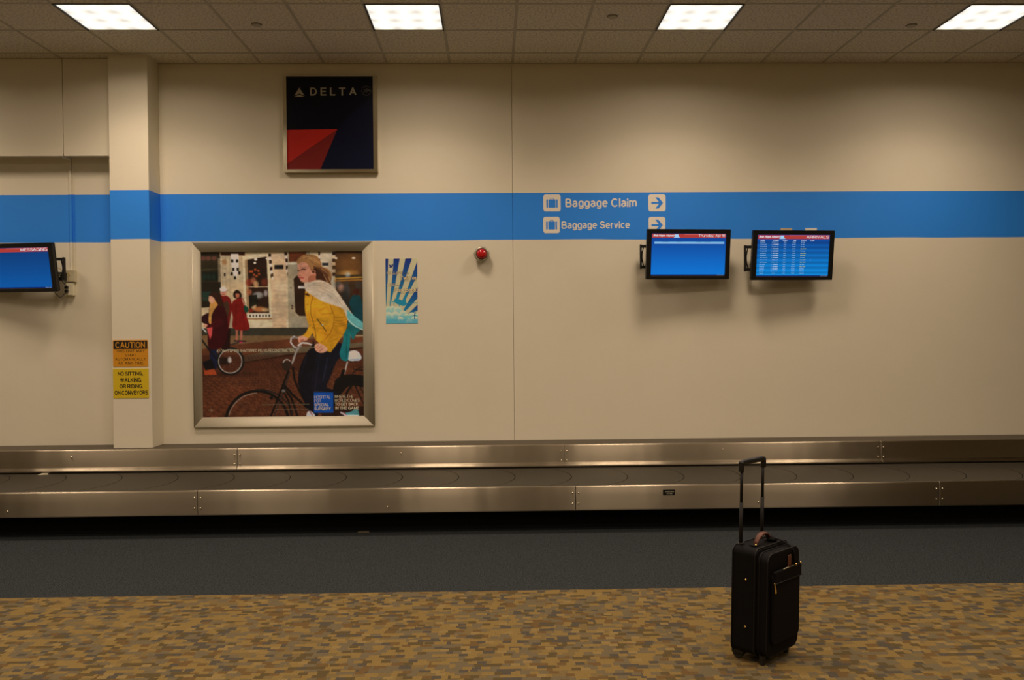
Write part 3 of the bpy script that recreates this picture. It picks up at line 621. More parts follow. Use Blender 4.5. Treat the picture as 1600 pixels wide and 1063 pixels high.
# ------------------------------------------------------------------ framed advertising poster
PXc, PZc = -2.0315, 1.662
S = thing('framed_poster', 'large silver framed advertising poster of a woman in a yellow jacket cycling', 'poster', (PXc, WALL_Y, PZc))
ow, oh = .8755, .902; iw, ih0, ih1 = .781, .861-PZc, 2.468-PZc
ixa, ixb = -2.822-PXc, -1.260-PXc
prof_n = 7
def snap_bar(outer_a, outer_b, inner_b, inner_a):
    """one mitred bar of a snap frame with a rounded face"""
    bm = bmesh.new(); ra = []; rb = []
    for k in range(prof_n+1):
        t = k/prof_n; y = -.020-.013*math.sin(math.pi*min(1, .10+t*.82))
        ra.append(bm.verts.new((outer_a[0]+(inner_a[0]-outer_a[0])*t, y, outer_a[1]+(inner_a[1]-outer_a[1])*t)))
        rb.append(bm.verts.new((outer_b[0]+(inner_b[0]-outer_b[0])*t, y, outer_b[1]+(inner_b[1]-outer_b[1])*t)))
    for L_, p in ((ra, outer_a), (rb, outer_b)): L_.insert(0, bm.verts.new((p[0], 0, p[1])))
    for L_, p in ((ra, inner_a), (rb, inner_b)): L_.append(bm.verts.new((p[0], 0, p[1])))
    for i in range(len(ra)-1): f = bm.faces.new((ra[i], rb[i], rb[i+1], ra[i+1])); f.smooth = True
    bm.faces.new(ra); bm.faces.new(rb[::-1]); return bm
O = [(-ow, oh), (ow, oh), (ow, -oh), (-ow, -oh)]; I = [(ixa, ih1), (ixb, ih1), (ixb, ih0), (ixa, ih0)]
for i in range(4):
    j = (i+1) % 4; obj('frame_bar', snap_bar(O[i], O[j], I[j], I[i]), m_alu, S)
obj('backing', box(ixa-.01, ixb+.01, -.008, -.001, ih0-.01, ih1+.01), m_blackmat, S)

pr = Print(313, 567, 393, 652, 1.6)
R_, pp, L_, E_, G_ = pr.rect, pr.poly, pr.line, pr.ell, pr.ring
cream = (186, 160, 112)
R_(313, 393, 567, 652, cream)
# left shop window, lamps, column
pp([(313, 393), (343, 393), (345, 478), (313, 480)], (34, 26, 14)); R_(313, 400, 343, 440, (48, 38, 18), .7)
for x in (317, 325, 334): E_(x, 403, 4, 3.5, (104, 56, 40), .8, .3)
L_([(313, 421), (343, 419)], 1, (74, 62, 34)); R_(315, 424, 341, 438, (18, 22, 14), .8)
for x in (318, 325, 333): E_(x, 432, 3, 5, (28, 52, 36), .5, .4)
R_(315, 455, 330, 470, (24, 60, 48), .6); L_([(313, 466), (340, 464)], 1.2, (60, 52, 34))
R_(340, 403, 344, 440, (170, 140, 96), .6)
pp([(344, 400), (379, 398), (379, 520), (344, 512)], (178, 152, 106)); R_(344, 393, 382, 399, (60, 30, 16))
for x in (347, 352, 358, 374, 377): L_([(x, 400), (x, 512)], .8, (140, 114, 76), .6)
E_(350, 409, 4, 4.5, (150, 96, 44), .7, .3); R_(349, 426, 351.5, 431, (30, 22, 14))
# hanging checked ornament
pp([(360, 396), (372, 396), (372, 416), (369, 432), (367, 437), (364, 430), (361, 416)], (208, 196, 170))
for x, y in ((360.5, 405), (368, 405), (362, 418), (369, 418), (359.5, 425), (371.5, 423.5), (364.5, 431)): R_(x, y, x+3.4, y+5, (22, 16, 10))
# centre shop window
pp([(378, 400), (419, 395), (424, 500), (382, 500)], (200, 176, 128)); pp([(382, 406), (416, 401), (419, 489), (384, 489)], (40, 22, 12))
L_([(383, 448), (419, 448)], 1.4, (190, 160, 116)); pp([(382, 406), (386, 405), (388, 489), (384, 489)], (150, 116, 70))
for x, y, r in ((399, 405, 2.4), (397.5, 410.5, 2), (416, 404, 1.4)): E_(x, y, r, r*.8, (255, 240, 200), 1, .3)
for x, y in ((393, 424), (398, 421), (403, 423), (404, 428), (400, 431), (396, 429), (390, 424)): E_(x, y, 2, 1.7, (190, 76, 26), .85, .3)
for x, y, rx, ry, c in ((388, 441, 5, 6, (130, 40, 20)), (395, 438, 4, 5, (170, 90, 50)), (399, 444, 4, 5, (200, 150, 90)), (412, 441, 5, 6, (110, 40, 24)),
                        (388, 456, 4, 5, (170, 90, 50)), (402, 461, 8, 5, (150, 146, 130)), (414, 458, 3, 5, (150, 140, 130)), (395, 478, 4, 6, (210, 170, 110)),
                        (404, 483, 9, 4, (190, 110, 50)), (413, 484, 6, 3, (190, 150, 90)), (390, 485, 4, 3, (150, 40, 20))): E_(x, y, rx, ry, c, .8, .35)
pp([(387, 462), (400, 460), (402, 474), (390, 480)], (20, 20, 12), .9)
R_(385, 490, 422, 496, (206, 190, 150))
for x in range(388, 421, 5): R_(x, 491.5, x+2.2, 495, (40, 34, 22))
L_([(385, 498), (424, 498)], 1.6, (140, 96, 50)); R_(380, 500, 450, 515, (196, 176, 128))
# checked drops
for xx, yy, nn in ((419, 396, 7), (444, 394, 6), (521, 394, 6), (497, 394, 4)):
    for k in range(nn): R_(xx+(k*.5), yy+k*5.4, xx+4+k*.5, yy+5.4+k*5.4, (30, 16, 10) if k % 2 == 0 else (206, 180, 150), .9)
R_(424, 395, 446, 520, (190, 158, 112)); R_(428, 414, 442, 420.5, (26, 22, 18))
for y in range(425, 515, 6): L_([(426, y), (450, y)], .6, (166, 130, 88), .6)
for xx, yy, nn in ((419, 396, 8), (444, 394, 7)):
    for k in range(nn): R_(xx+(k*.7), yy+k*5.2, xx+4+k*.5, yy+5.2+k*5.2, (36, 18, 10) if k % 2 == 0 else (206, 180, 150), .9)
# door
R_(449, 393, 484, 516, (150, 132, 96)); R_(451, 394, 478, 409, (96, 42, 16)); L_([(450, 412), (482, 411)], 3, (196, 176, 134))
pp([(458, 436), (463, 431), (482, 431), (482, 494), (466, 494), (460, 488)], (44, 24, 12)); R_(465, 447, 477, 451, (190, 180, 160))
E_(453.5, 450, 1, 1.2, (60, 40, 20)); E_(455, 478, 1.2, 1.4, (50, 30, 15)); E_(455, 482, 1.2, 1.4, (50, 30, 15))
# right side: pale posts and warm shop interior
R_(500, 393, 522, 450, (176, 160, 124)); R_(503, 411, 513, 415.5, (30, 34, 38))
for k in range(7): R_(519, 394+k*5.4, 524, 399.4+k*5.4, (34, 22, 14) if k % 2 == 0 else (196, 172, 130))
R_(524, 393, 567, 520, (60, 38, 18)); E_(545, 418, 22, 18, (120, 72, 26), .8, .6); E_(543, 428, 14, 5, (190, 130, 50), .7, .5)
E_(525, 404, 2, 1.4, (255, 230, 170)); E_(552.5, 404, 3, 1.2, (255, 230, 170))
R_(523, 430, 566, 434, (60, 46, 24)); L_([(522, 436), (566, 434)], 1.6, (200, 140, 40)); L_([(522, 439.5), (566, 438)], 2.2, (160, 100, 30)); E_(543, 430, 4, 4, (170, 180, 170), .6, .5)
for x, y, rx, ry, c in ((528, 446, 6, 6, (90, 80, 66)), (533, 451, 5, 6, (176, 120, 90)), (541, 456, 5, 14, (70, 66, 60)), (560, 446, 6, 6, (60, 50, 40)), (556, 462, 4, 5, (110, 50, 30)), (538, 470, 9, 16, (30, 30, 26))): E_(x, y, rx, ry, c, .75, .4)
pr.spline([(548, 466), (554, 461), (562, 464), (567, 480), (567, 500), (556, 503), (549, 488), (545, 475)], (14, 58, 60)); E_(556, 457, 5, 5, (66, 26, 14), 1, .2)
E_(540, 495, 10, 16, (16, 34, 32), .9, .4)
# kerb, pavement, brick road
R_(313, 512, 567, 525, (52, 46, 32)); pp([(313, 523), (567, 526), (567, 560), (313, 560)], (112, 80, 44))
pp([(313, 545), (340, 540), (450, 530), (567, 528), (567, 652), (313, 652)], (92, 46, 24))
pp([(375, 556), (450, 543), (567, 536), (567, 543), (450, 553), (375, 566)], (92, 76, 50)); L_([(375, 567), (450, 555), (567, 545)], 2, (34, 22, 14))
y = 556.0; r_ = 0
while y < 656:                        # herringbone brick rows, larger towards the viewer
    sp = 2.0+max(0, y-556)*.048; st = sp*2.6; am = sp*.34; wd_ = .5+sp*.07
    pts = [(305+(r_ % 2)*st*.5+st*k/2, y+(am if k % 2 else -am)) for k in range(int(270/(st/2))+2)]
    L_(pts, wd_, (48, 22, 13), .7)
    for k in range(len(pts)-1):
        L_([pts[k], (pts[k][0]+st*.10, pts[k][1]+sp*.75)], wd_, (50, 23, 13), .6)
        if rng.random() < .4: L_([(pts[k][0]+sp*.3, pts[k][1]+sp*.4), (pts[k][0]+st*.40, pts[k+1][1]+sp*.4)], sp*.55, (118, 60, 32) if rng.random() < .6 else (74, 36, 20), .4)
    y += sp; r_ += 1
pp([(313, 555), (567, 548), (567, 575), (313, 580)], (60, 26, 14), .35)
# cyclist at the left
E_(351, 584, 40, 4, (44, 20, 12), .6, .5)
G_(357, 564, 20.5, 3.0, (22, 18, 14)); G_(357, 564, 18.2, 1.3, (172, 160, 136)); G_(357, 564, 20.5, 3.6, (26, 26, 20), 1, 180, 330)
for k in range(8): L_([(357, 564), (357+18*math.cos(k*.8), 564+18*math.sin(k*.8))], .4, (120, 100, 80), .5)
R_(340, 558, 356, 569, (30, 18, 14), .8); E_(356, 562, 3, 5, (190, 180, 160), .8, .3); L_([(345, 541), (378, 533)], 1.6, (30, 26, 24))
pp([(324, 535), (338, 535), (336, 575), (326, 578)], (20, 24, 44)); pp([(316, 574), (332, 576), (336, 585), (316, 585)], (170, 60, 22)); pp([(313, 565), (328, 560), (334, 575), (318, 578)], (20, 16, 16))
L_([(313, 530), (326, 548), (336, 560)], 2.5, (22, 18, 16))
# man behind
pp([(341, 512), (358, 512), (357, 545), (344, 545)], (34, 12, 10)); pr.spline([(341, 464), (350, 461), (358, 466), (361, 480), (358, 496), (354, 515), (342, 514), (338, 490)], (112, 18, 14))
pr.spline([(346, 476), (354, 470), (357, 485), (352, 496), (346, 490)], (66, 40, 22)); E_(347.5, 456, 4.8, 6, (196, 122, 88)); E_(347.5, 451.5, 5.5, 4, (208, 198, 180)); L_([(344, 455.5), (351, 455.5)], .8, (110, 60, 44)); L_([(345, 459.5), (350, 459.5)], .8, (120, 50, 40))
# woman in a red coat
pp([(366, 515), (370, 515), (369, 531), (366, 531)], (170, 90, 60)); pp([(373, 515), (377, 515), (376, 531), (373, 531)], (170, 90, 60)); L_([(364, 532), (382, 533)], 2.2, (40, 18, 26)); L_([(372, 534.5), (376, 534.5)], 1.5, (200, 40, 70))
pr.spline([(363, 470), (370, 466), (378, 466), (382, 478), (384, 495), (388, 512), (378, 516), (362, 512), (362, 495), (360, 480)], (124, 18, 12)); L_([(368, 470), (366, 510)], 1, (90, 10, 8), .7); L_([(376, 472), (380, 510)], 1, (90, 10, 8), .7)
pr.spline([(364, 464), (363.5, 457), (369, 452.5), (375, 457), (376, 464), (370, 466)], (36, 20, 12)); E_(369.8, 461, 3.2, 4.2, (168, 88, 54)); L_([(367, 457), (373, 457)], 2, (36, 20, 12))
L_([(377, 467), (381, 478)], 1.4, (196, 150, 100)); pp([(380, 476), (386, 480), (387, 486), (382, 489), (379, 482)], (12, 60, 40))
# woman cyclist at left edge
pr.spline([(326, 476), (336, 468), (346, 474), (352, 490), (354, 515), (346, 540), (326, 545), (322, 530), (324, 510)], (54, 10, 12)); pr.spline([(313, 494), (325, 488), (332, 494), (325, 506), (313, 502)], (40, 14, 16))
pr.spline([(320, 506), (330, 503), (345, 498), (346, 506), (330, 512), (320, 511)], (62, 12, 14)); E_(319, 507.5, 3, 2.6, (196, 128, 92)); pp([(321, 512), (330, 510), (329, 522), (326, 530)], (190, 60, 54)); L_([(314, 512), (320, 518)], 1.6, (180, 180, 170))
pr.spline([(328, 470), (336, 467), (341, 472), (334, 482), (329, 492), (328, 505), (324, 502), (325, 486)], (190, 130, 52)); pr.spline([(326, 459), (331, 456), (339, 459), (342, 468), (340, 476), (334, 468), (330, 472), (326, 466)], (46, 24, 14))
pr.spline([(325, 463), (328, 460), (333, 464), (334, 470), (329, 473), (325, 470)], (204, 140, 100)); pr.spline([(326, 461), (331, 455.5), (340, 458), (346, 468), (348, 478), (340, 476), (334, 466), (329, 462)], (48, 24, 13))
# bicycle in front
dk = (20, 16, 13)
G_(398, 660, 49, 4.2, dk, 1, 180, 360); G_(398, 660, 45.6, 1.0, (150, 138, 118), .8, 195, 270); G_(403, 662, 53, 2.2, (34, 30, 26), 1, 262, 345)
for a in (200, 215, 232, 250, 268, 285, 305, 325): L_([(398, 660), (398+45*math.cos(math.radians(a)), 660+45*math.sin(math.radians(a)))], .35, (120, 90, 66), .4)
L_([(448, 580), (437, 608), (419, 652)], 3.2, dk); L_([(450, 582), (441, 610), (424, 652)], 1.6, (44, 38, 34)); L_([(441, 602), (455, 618), (490, 650)], 3.4, dk); L_([(455, 575), (458, 596), (470, 622), (486, 644)], 3, dk); L_([(440, 606), (452, 622), (462, 652)], 3.2, dk); L_([(440, 612), (448, 628), (452, 652)], 2.4, dk)
L_([(462, 546), (454, 568)], 3, (140, 128, 112)); pr.spline([(438, 567), (446, 565), (453, 568), (450, 577), (443, 580), (439, 575)], (46, 32, 22)); G_(446, 568, 6, 1.6, (170, 158, 140), 1, 190, 320)
E_(440, 611, 3, 2.4, (130, 124, 110), .8, .3); E_(421, 622, 2.5, 2.5, dk)
E_(502, 618, 14, 9, (36, 22, 15), .6, .5)
# rear of the bicycle, saddle
pr.spline([(520, 600), (528, 590), (545, 586), (567, 590), (567, 606), (545, 604), (530, 618), (518, 640), (512, 640)], dk); L_([(553, 605), (567, 635)], 2, dk); L_([(557, 600), (567, 618)], 1.4, dk); G_(585, 640, 52, 3.5, dk, 1, 185, 250)
L_([(541, 567), (536, 584)], 2.4, (150, 140, 124)); L_([(535, 580), (526, 604)], 5, dk); L_([(550, 578), (567, 580)], 1.6, dk); L_([(548, 585), (560, 576), (567, 575)], 1.2, dk)
pp([(500, 640), (567, 636), (567, 652), (500, 652)], (22, 12, 10), .7)
pr.spline([(542, 553), (548, 549), (557, 550), (563, 558), (561, 564), (552, 565), (543, 564)], (188, 190, 200)); L_([(545, 563), (561, 563)], 1.3, (130, 132, 150)); L_([(544, 565.5), (556, 566)], 1.2, (40, 30, 26))
# legs
pr.spline([(482, 546), (500, 548), (498, 565), (492, 590), (490, 625), (494, 650), (480, 646), (466, 610), (463, 592), (468, 570)], (17, 15, 20)); pr.spline([(494, 548), (528, 536), (536, 552), (524, 566), (514, 590), (508, 606), (524, 612), (520, 624), (500, 622), (486, 616), (484, 595), (490, 570)], (19, 18, 25))
L_([(498, 556), (492, 590), (489, 614)], 1.2, (38, 38, 50), .5); L_([(477, 556), (468, 585)], 1.5, (34, 34, 46), .5); L_([(510, 560), (502, 596)], 2, (46, 48, 68), .4); L_([(488, 612), (508, 613)], .8, (60, 60, 78), .7)
pp([(486, 616), (504, 616), (503, 646), (488, 646)], (16, 15, 24))
pr.spline([(477, 645), (482, 643), (488, 648), (488, 653), (476, 653)], (190, 176, 160)); L_([(481, 643), (485, 650)], 1.2, (150, 60, 60))
pr.spline([(536, 647), (545, 645), (552, 641), (556, 641), (558, 647), (557, 653), (537, 653)], (70, 130, 124)); L_([(537, 651), (557, 651)], 1.5, (206, 200, 184)); L_([(530, 646), (538, 651)], 2.6, (176, 160, 150)); L_([(534, 646), (538, 650)], 1, (190, 60, 70))
# teal end of the scarf
pr.spline([(537, 520), (545, 512), (546, 530), (543, 556), (541, 565), (532, 563), (529, 552), (534, 535)], (16, 104, 98)); pr.spline([(552, 497), (560, 500), (567, 504), (567, 512), (556, 522), (550, 532), (545, 520), (541, 508)], (22, 96, 90)); L_([(541, 520), (539, 560)], 1.4, (10, 72, 70), .7)
# jacket
yl, yd, ym = (208, 138, 16), (140, 80, 10), (172, 104, 10)
pr.spline([(476, 455), (482, 458), (500, 460), (520, 468), (536, 480), (541, 500), (539, 516), (526, 536), (515, 549), (500, 545), (497, 537), (492, 532), (486, 520), (478, 500), (475, 482)], yl)
pr.spline([(484, 505), (488, 512), (487, 520), (481, 528), (475, 531), (469, 526), (476, 520)], yl); pr.spline([(498, 538), (510, 540), (522, 540), (528, 532), (520, 536), (506, 532)], yd, .6)
pr.spline([(514, 474), (530, 474), (541, 492), (540, 514), (530, 530), (518, 547), (513, 551), (498, 541), (505, 532), (517, 518), (522, 502), (516, 486)], (198, 130, 14))
L_([(514, 474), (517, 484), (521, 494), (520, 508), (514, 522), (505, 532)], 1.1, yd, .9); L_([(488, 463), (484, 478), (484, 490), (488, 504), (491, 518), (492, 530)], 1.0, (110, 64, 10), .9)
for y in (496, 501, 505, 509): L_([(520, y), (530, y+1.5), (540, y-1)], 1.1, ym, .8)
for a in (((500, 478), (508, 472)), ((496, 486), (510, 480)), ((500, 492), (516, 490)), ((496, 500), (512, 505)), ((494, 512), (510, 516)), ((524, 522), (532, 518)), ((516, 534), (526, 530)), ((514, 542), (522, 536)), ((474, 524), (481, 521)), ((499, 520), (512, 524)), ((480, 486), (483, 500)), ((526, 480), (534, 486))): L_(list(a), 1.2, ym, .7)
L_([(494, 499), (501, 508), (508, 518)], 1.1, (60, 36, 14)); E_(502.5, 508, 1.2, 1.6, (200, 190, 160)); E_(487.5, 512, .9, .9, (90, 60, 10)); E_(479.5, 476, .8, .8, (120, 80, 10)); pp([(474, 460), (480, 458), (483, 463), (478, 462)], (70, 40, 12))
# hands and handlebar
L_([(458, 526), (453, 529), (452, 535), (457, 542), (464, 545)], 2.4, (178, 166, 150)); L_([(454, 529), (460, 527), (466, 530)], 2.2, (120, 108, 96)); L_([(464, 540), (470, 536), (480, 537), (488, 541), (494, 543)], 2.6, (186, 176, 162)); L_([(461, 545), (468, 541)], 3, (120, 108, 96))
pr.spline([(464, 527), (470, 525), (478, 528), (478, 532), (470, 533), (466, 536), (464, 532)], (206, 136, 96)); L_([(466, 533), (472, 531)], 1.4, (160, 60, 34)); L_([(486, 541), (492, 540)], 3.6, (28, 20, 18)); L_([(488, 534), (488, 540)], 2, (22, 20, 20))
pr.spline([(490, 540), (496, 537), (504, 540), (510, 546), (506, 551), (498, 552), (491, 548)], (210, 140, 98)); L_([(494, 546), (501, 541)], .8, (150, 84, 54)); L_([(497, 550), (503, 545)], .8, (150, 84, 54)); L_([(491, 544), (496, 540)], .8, (150, 84, 54))
# hair, face
pr.spline([(464, 412), (466, 404), (474, 398.5), (486, 398), (496, 402), (501, 410), (503, 417), (512, 421), (518, 430), (516, 440), (520, 452), (530, 462), (536, 464), (524, 462), (514, 452), (505, 442), (492, 440), (484, 425)], (150, 98, 46))
pr.spline([(480, 412), (490, 416), (504, 420), (513, 426), (514, 440), (524, 456), (510, 448), (494, 442), (488, 430)], (92, 52, 26)); pr.spline([(488, 420), (498, 422), (506, 432), (508, 444), (498, 440), (490, 436)], (62, 32, 16))
for a in (((468, 405), (478, 401), (490, 404), (499, 412)), ((472, 408), (484, 404), (496, 411)), ((502, 420), (512, 428), (514, 438)), ((505, 430), (512, 442), (524, 456)), ((476, 411), (488, 411), (500, 418))): L_(list(a), .9, (206, 156, 88), .7)
for a in (((482, 408), (496, 416), (506, 420)), ((508, 426), (517, 436), (514, 446)), ((500, 432), (508, 446))): L_(list(a), .8, (70, 38, 20), .8)
pr.spline([(464.5, 414), (468, 410), (476, 410), (483, 416), (487, 426), (493, 428), (492, 436), (490, 444), (482, 444), (475, 442), (469.5, 440), (467.5, 436), (466, 434), (464, 430), (466.5, 424), (464.5, 419)], (202, 128, 90))
pr.spline([(481, 434), (486, 430), (492, 430), (492, 442), (482, 444)], (168, 94, 60)); E_(473, 429, 3, 2.4, (222, 128, 94), .35, .6); L_([(470, 421.8), (473, 420.6), (476.5, 421.4)], 1.7, (60, 30, 22)); L_([(464.8, 423.2), (467, 423.2)], 1.6, (60, 30, 22)); L_([(469, 418.5), (477, 417.5)], .7, (120, 74, 44)); L_([(467, 434), (473, 434.6)], 1.9, (170, 56, 50)); L_([(465, 430.5), (468, 431)], .8, (150, 80, 60)); L_([(484, 422), (492, 424), (491, 430)], 1.4, (190, 112, 74))
pr.spline([(464, 413), (468, 405), (476, 403), (484, 408), (490, 420), (486, 421), (480, 413), (473, 409)], (158, 104, 50))
# scarf
pr.spline([(475, 442), (484, 441), (494, 438), (504, 439), (514, 444), (522, 451), (532, 465), (542, 480), (552, 494), (567, 507), (567, 517), (556, 512), (546, 506), (540, 496), (535, 484), (522, 478), (504, 472), (490, 464), (478, 456), (475, 449)], (196, 172, 134))
pp([(541, 484), (552, 494), (567, 506), (567, 517), (554, 511), (545, 505), (541, 496)], (70, 160, 152), .85); L_([(542, 500), (554, 511), (567, 517)], 1.4, (190, 210, 196), .8)
for a in (((478, 448), (490, 446), (506, 448), (520, 456)), ((480, 453), (494, 454), (510, 460), (526, 472)), ((486, 444), (500, 442), (514, 448)), ((500, 450), (520, 460), (534, 478))): L_(list(a), 1.3, (160, 140, 108), .6)
# logo block
pp([(487.5, 614), (518, 614), (518, 646), (487.5, 646)], (10, 66, 140))
def mottle(a):        # uneven tone of a photograph: broad patches plus fine streaks
    H, W = a.shape[:2]
    def nz(n, m):
        g = rng.random((n+2, m+2)); yy = np.linspace(0, n, H); xx = np.linspace(0, m, W); i = yy.astype(int)[:, None]; j = xx.astype(int)[None]; fy = yy[:, None]-i; fx = xx[None]-j
        fy = fy*fy*(3-2*fy); fx = fx*fx*(3-2*fx)
        return g[i, j]*(1-fy)*(1-fx)+g[i+1, j]*fy*(1-fx)+g[i, j+1]*(1-fy)*fx+g[i+1, j+1]*fy*fx
    t = .80+.14*nz(9, 9)+.14*nz(34, 30)+.12*nz(90, 60)
    a = a*np.array([1.02, .965, 1.04]); a = a*.88+a.mean(2, keepdims=True)*.12
    return a*t[..., None]*(1+(nz(14, 12)-.5)[..., None]*np.array([.06, -.01, -.08]))
poster = pr.build('poster_print', S, ixa, ixb, ih0, ih1, -.0095, blur=2, k=.86, grade=mottle)
def qx(px): return ixa+(px-313)/254*(ixb-ixa)
def qz(py): return ih1-(py-393)/259*(ih1-ih0)
m_pw = mat('white_poster_print', (.80, .79, .76), .5)
text('lettering', '82 DAYS AFTER SHATTERED PELVIS RECONSTRUCTION.', qx(336), qx(459.3), qz(550.2), qz(545.6), -.010, m_pw, poster, .012, .0003, 0, 1.0)
for i, (s_, a, b, bo) in enumerate((('HOSPITAL', 488.6, 514, 0), ('FOR', 488.6, 499, 0), ('SPECIAL', 488.6, 511, .035), ('SURGERY', 488.6, 514.4, .035))):
    text('lettering', s_, qx(a), qx(b), qz(624.2+i*6.1), qz(619.4+i*6.1), -.010, m_pw, poster, bo, .0003)
for i, (s_, a, b, bo) in enumerate((('WHERE THE', 520.3, 550, 0), ('WORLD COMES', 520.3, 560, 0), ('TO GET BACK', 521, 557.5, .035), ('IN THE GAME', 521.7, 559, .035))):
    text('lettering', s_, qx(a), qx(b), qz(623.6+i*6.1), qz(618.8+i*6.1), -.010, m_pw, poster, bo, .0003)
m_pg = mat('grey_poster_print', (.34, .30, .26), .5)
text('lettering', 'One patient shattered the pelvis in a bicycling accident and', qx(406), qx(480), qz(634), qz(631.8), -.010, m_pg, poster, 0, .0003)
text('lettering', 'came to the hospital. See the story online.', qx(427), qx(480), qz(641.6), qz(639.4), -.010, m_pg, poster, 0, .0003)
bb = bmesh.new(); tube(bb, [(qx(326.5)+.012*math.cos(a), -.0100, qz(641)+.012*math.sin(a)) for a in [k*math.pi/8 for k in range(16)]], .0012, 4, True); add_box(bb, qx(321), qx(325), -.0101, -.0097, qz(641.4), qz(640.8)); add_box(bb, qx(325.8), qx(327.2), -.0101, -.0097, qz(641.8), qz(640.2)); obj('small_mark', bb, m_pg, poster)

# ------------------------------------------------------------------ blue ray poster
S = thing('social_media_poster', 'narrow unframed poster with blue sun rays, plane silhouette and clouds', 'poster', (-.883, WALL_Y, 2.0775))
pr = Print(0, 100, 0, 200, 2.0)
base = (186, 162, 122); pr.rect(0, 0, 100, 200, base)
def rayc(y): t = min(1, max(0, y/190)); return None
ox_, oy_ = 15, 210
# rays that widen upward from a point below the clouds; navy at the top, teal further down
for pts in ([(0, 0), (9, 0), (7, 60), (3, 130), (1, 150), (0, 100)], [(26, 0), (45, 0), (30, 80), (20, 120), (14, 146), (12, 146), (15, 110), (22, 50)],
            [(63, 0), (83, 0), (60, 66), (40, 128), (34, 128), (30, 128), (46, 74)], [(100, 8), (100, 56), (88, 74), (60, 132), (50, 132), (66, 100), (84, 50)],
            [(100, 88), (100, 122), (74, 150), (54, 168), (56, 156), (76, 124)], [(100, 142), (100, 160), (68, 176), (72, 168)]):
    pr.poly(pts, (22, 40, 100), 1, (28, 116, 138))
# plane silhouette
pr.spline([(27, 126), (34, 122), (44, 126), (58, 132), (66, 138), (58, 146), (44, 143), (32, 138), (27, 132)], (30, 118, 138)); pr.poly([(56, 134), (62, 124), (64, 134)], (30, 118, 138))
for a in (((64, 138), (100, 137)), ((20, 132), (34, 134)), ((44, 142), (40, 150))): pr.line(list(a), 2.2, (30, 118, 138))
pr.line([(26, 136), (26, 152)], 1.6, (30, 118, 138)); pr.poly([(8, 133), (28, 136), (28, 139), (8, 135)], (90, 150, 150), .8)
# clouds
for x, y, r in ((8, 158, 12), (22, 154, 9), (38, 160, 13), (54, 172, 12), (66, 182, 12), (82, 178, 12), (94, 176, 10)): pr.ell(x, y, r, r, (196, 184, 150)); pr.ell(x+2, y+5, r*.9, r*.85, (122, 168, 160), .7, .4)
pr.rect(0, 176, 100, 200, (110, 164, 158)); 
for x, y, r in ((8, 178, 14), (30, 176, 13), (46, 188, 9), (90, 190, 12), (72, 194, 9)): pr.ell(x, y, r, r, (198, 188, 156)); pr.ell(x+1, y+7, r*.95, r*.8, (80, 148, 158), .7, .5)
pr.rect(0, 186, 100, 200, (64, 140, 158), .55)
# bird mark and f mark
nb = (20, 34, 90)
pr.spline([(11, 20), (15, 22), (19, 21), (20, 17.5), (23, 18), (23.5, 20.5), (22, 25), (17, 28), (11, 26.5), (14, 25)], nb); pr.poly([(11, 17), (18, 21), (14, 23)], nb); pr.line([(22, 19.5), (25, 19)], 1.2, nb)
pr.line([(94, 168), (91, 168), (90, 172), (90, 186)], 2.6, (14, 60, 90)); pr.line([(86.5, 175), (94, 175)], 2.2, (14, 60, 90))
tw = pr.build('poster_print', S, -.155, .155, -.3165, .3165, -.0035, .4, k=.78)
obj('card', box(-.155, .155, -.003, 0, -.3165, .3165), m_ivory, S)
def tx(v): return -.155+v/100*.31
def tz(v): return .3165-v/200*.633
m_to = mat('text_outline', (.10, .06, .04), .6); m_tt = mat('cream_text_print', (.82, .74, .58), .5)
for s_, a, b, c, d, bo in (('FOLLOW', 4, 52, 48, 40.5, .05), ('Twitter', 45, 97, 66, 54, .06), ('LIKE', 5, 29, 85, 77.5, .05), ('Facebook', 28, 97, 103, 91, .06)):
    text('lettering', s_, tx(a-.6), tx(b+.8), tz(c+.8), tz(d-.6), -.0037, m_to, tw, bo+.04, .0002); text('lettering', s_, tx(a), tx(b), tz(c), tz(d), -.0044, m_tt, tw, bo-.03, .0002)
for s_, a, b, c, d in (('US ON', 54, 74, 47.5, 43.5), ('US ON', 32, 52, 84.5, 80.5)): text('lettering', s_, tx(a), tx(b), tz(c), tz(d), -.0039, m_to, tw, .05, .0002)
for a, b, c, s_ in ((48, 96, 70.5, 'twitter.com/fly'), (38, 88, 107.5, 'facebook.com/airport')): text('lettering', s_, tx(a), tx(b), tz(c), tz(c-2.2), -.0039, m_to, tw, .02, .0002)

# ================================================================== MONITORS
def emis(name, c, s=1.0):
    m = bpy.data.materials.new(name); m.use_nodes = True; nt = m.node_tree; b = nt.nodes['Principled BSDF']
    b.inputs['Base Color'].default_value = (.01, .01, .01, 1); b.inputs['Roughness'].default_value = .5; b.inputs['Specular IOR Level'].default_value = .1
    b.inputs['Emission Color'].default_value = (*srgb(*c), 1); b.inputs['Emission Strength'].default_value = s; return m
def screen_mat(name, top, bot, z0, z1, rows_=0):
    m = emis(name, top); nt = m.node_tree; b = nt.nodes['Principled BSDF']
    t = nt.nodes.new('ShaderNodeTexCoord'); s = nt.nodes.new('ShaderNodeSeparateXYZ'); nt.links.new(t.outputs['Object'], s.inputs[0])
    f = M(nt, 'DIVIDE', M(nt, 'SUBTRACT', s.outputs['Z'], z0), z1-z0)
    r = nt.nodes.new('ShaderNodeValToRGB'); r.color_ramp.elements[0].color = (*srgb(*bot), 1); r.color_ramp.elements[1].color = (*srgb(*top), 1)
    nt.links.new(f, r.inputs[0])
    if rows_:
        st = M(nt, 'ADD', .82, M(nt, 'MULTIPLY', .18, M(nt, 'SINE', M(nt, 'MULTIPLY', f, math.pi*rows_))))
        nt.links.new(st, b.inputs['Emission Strength'])
    nt.links.new(r.outputs[0], b.inputs['Emission Color']); return m
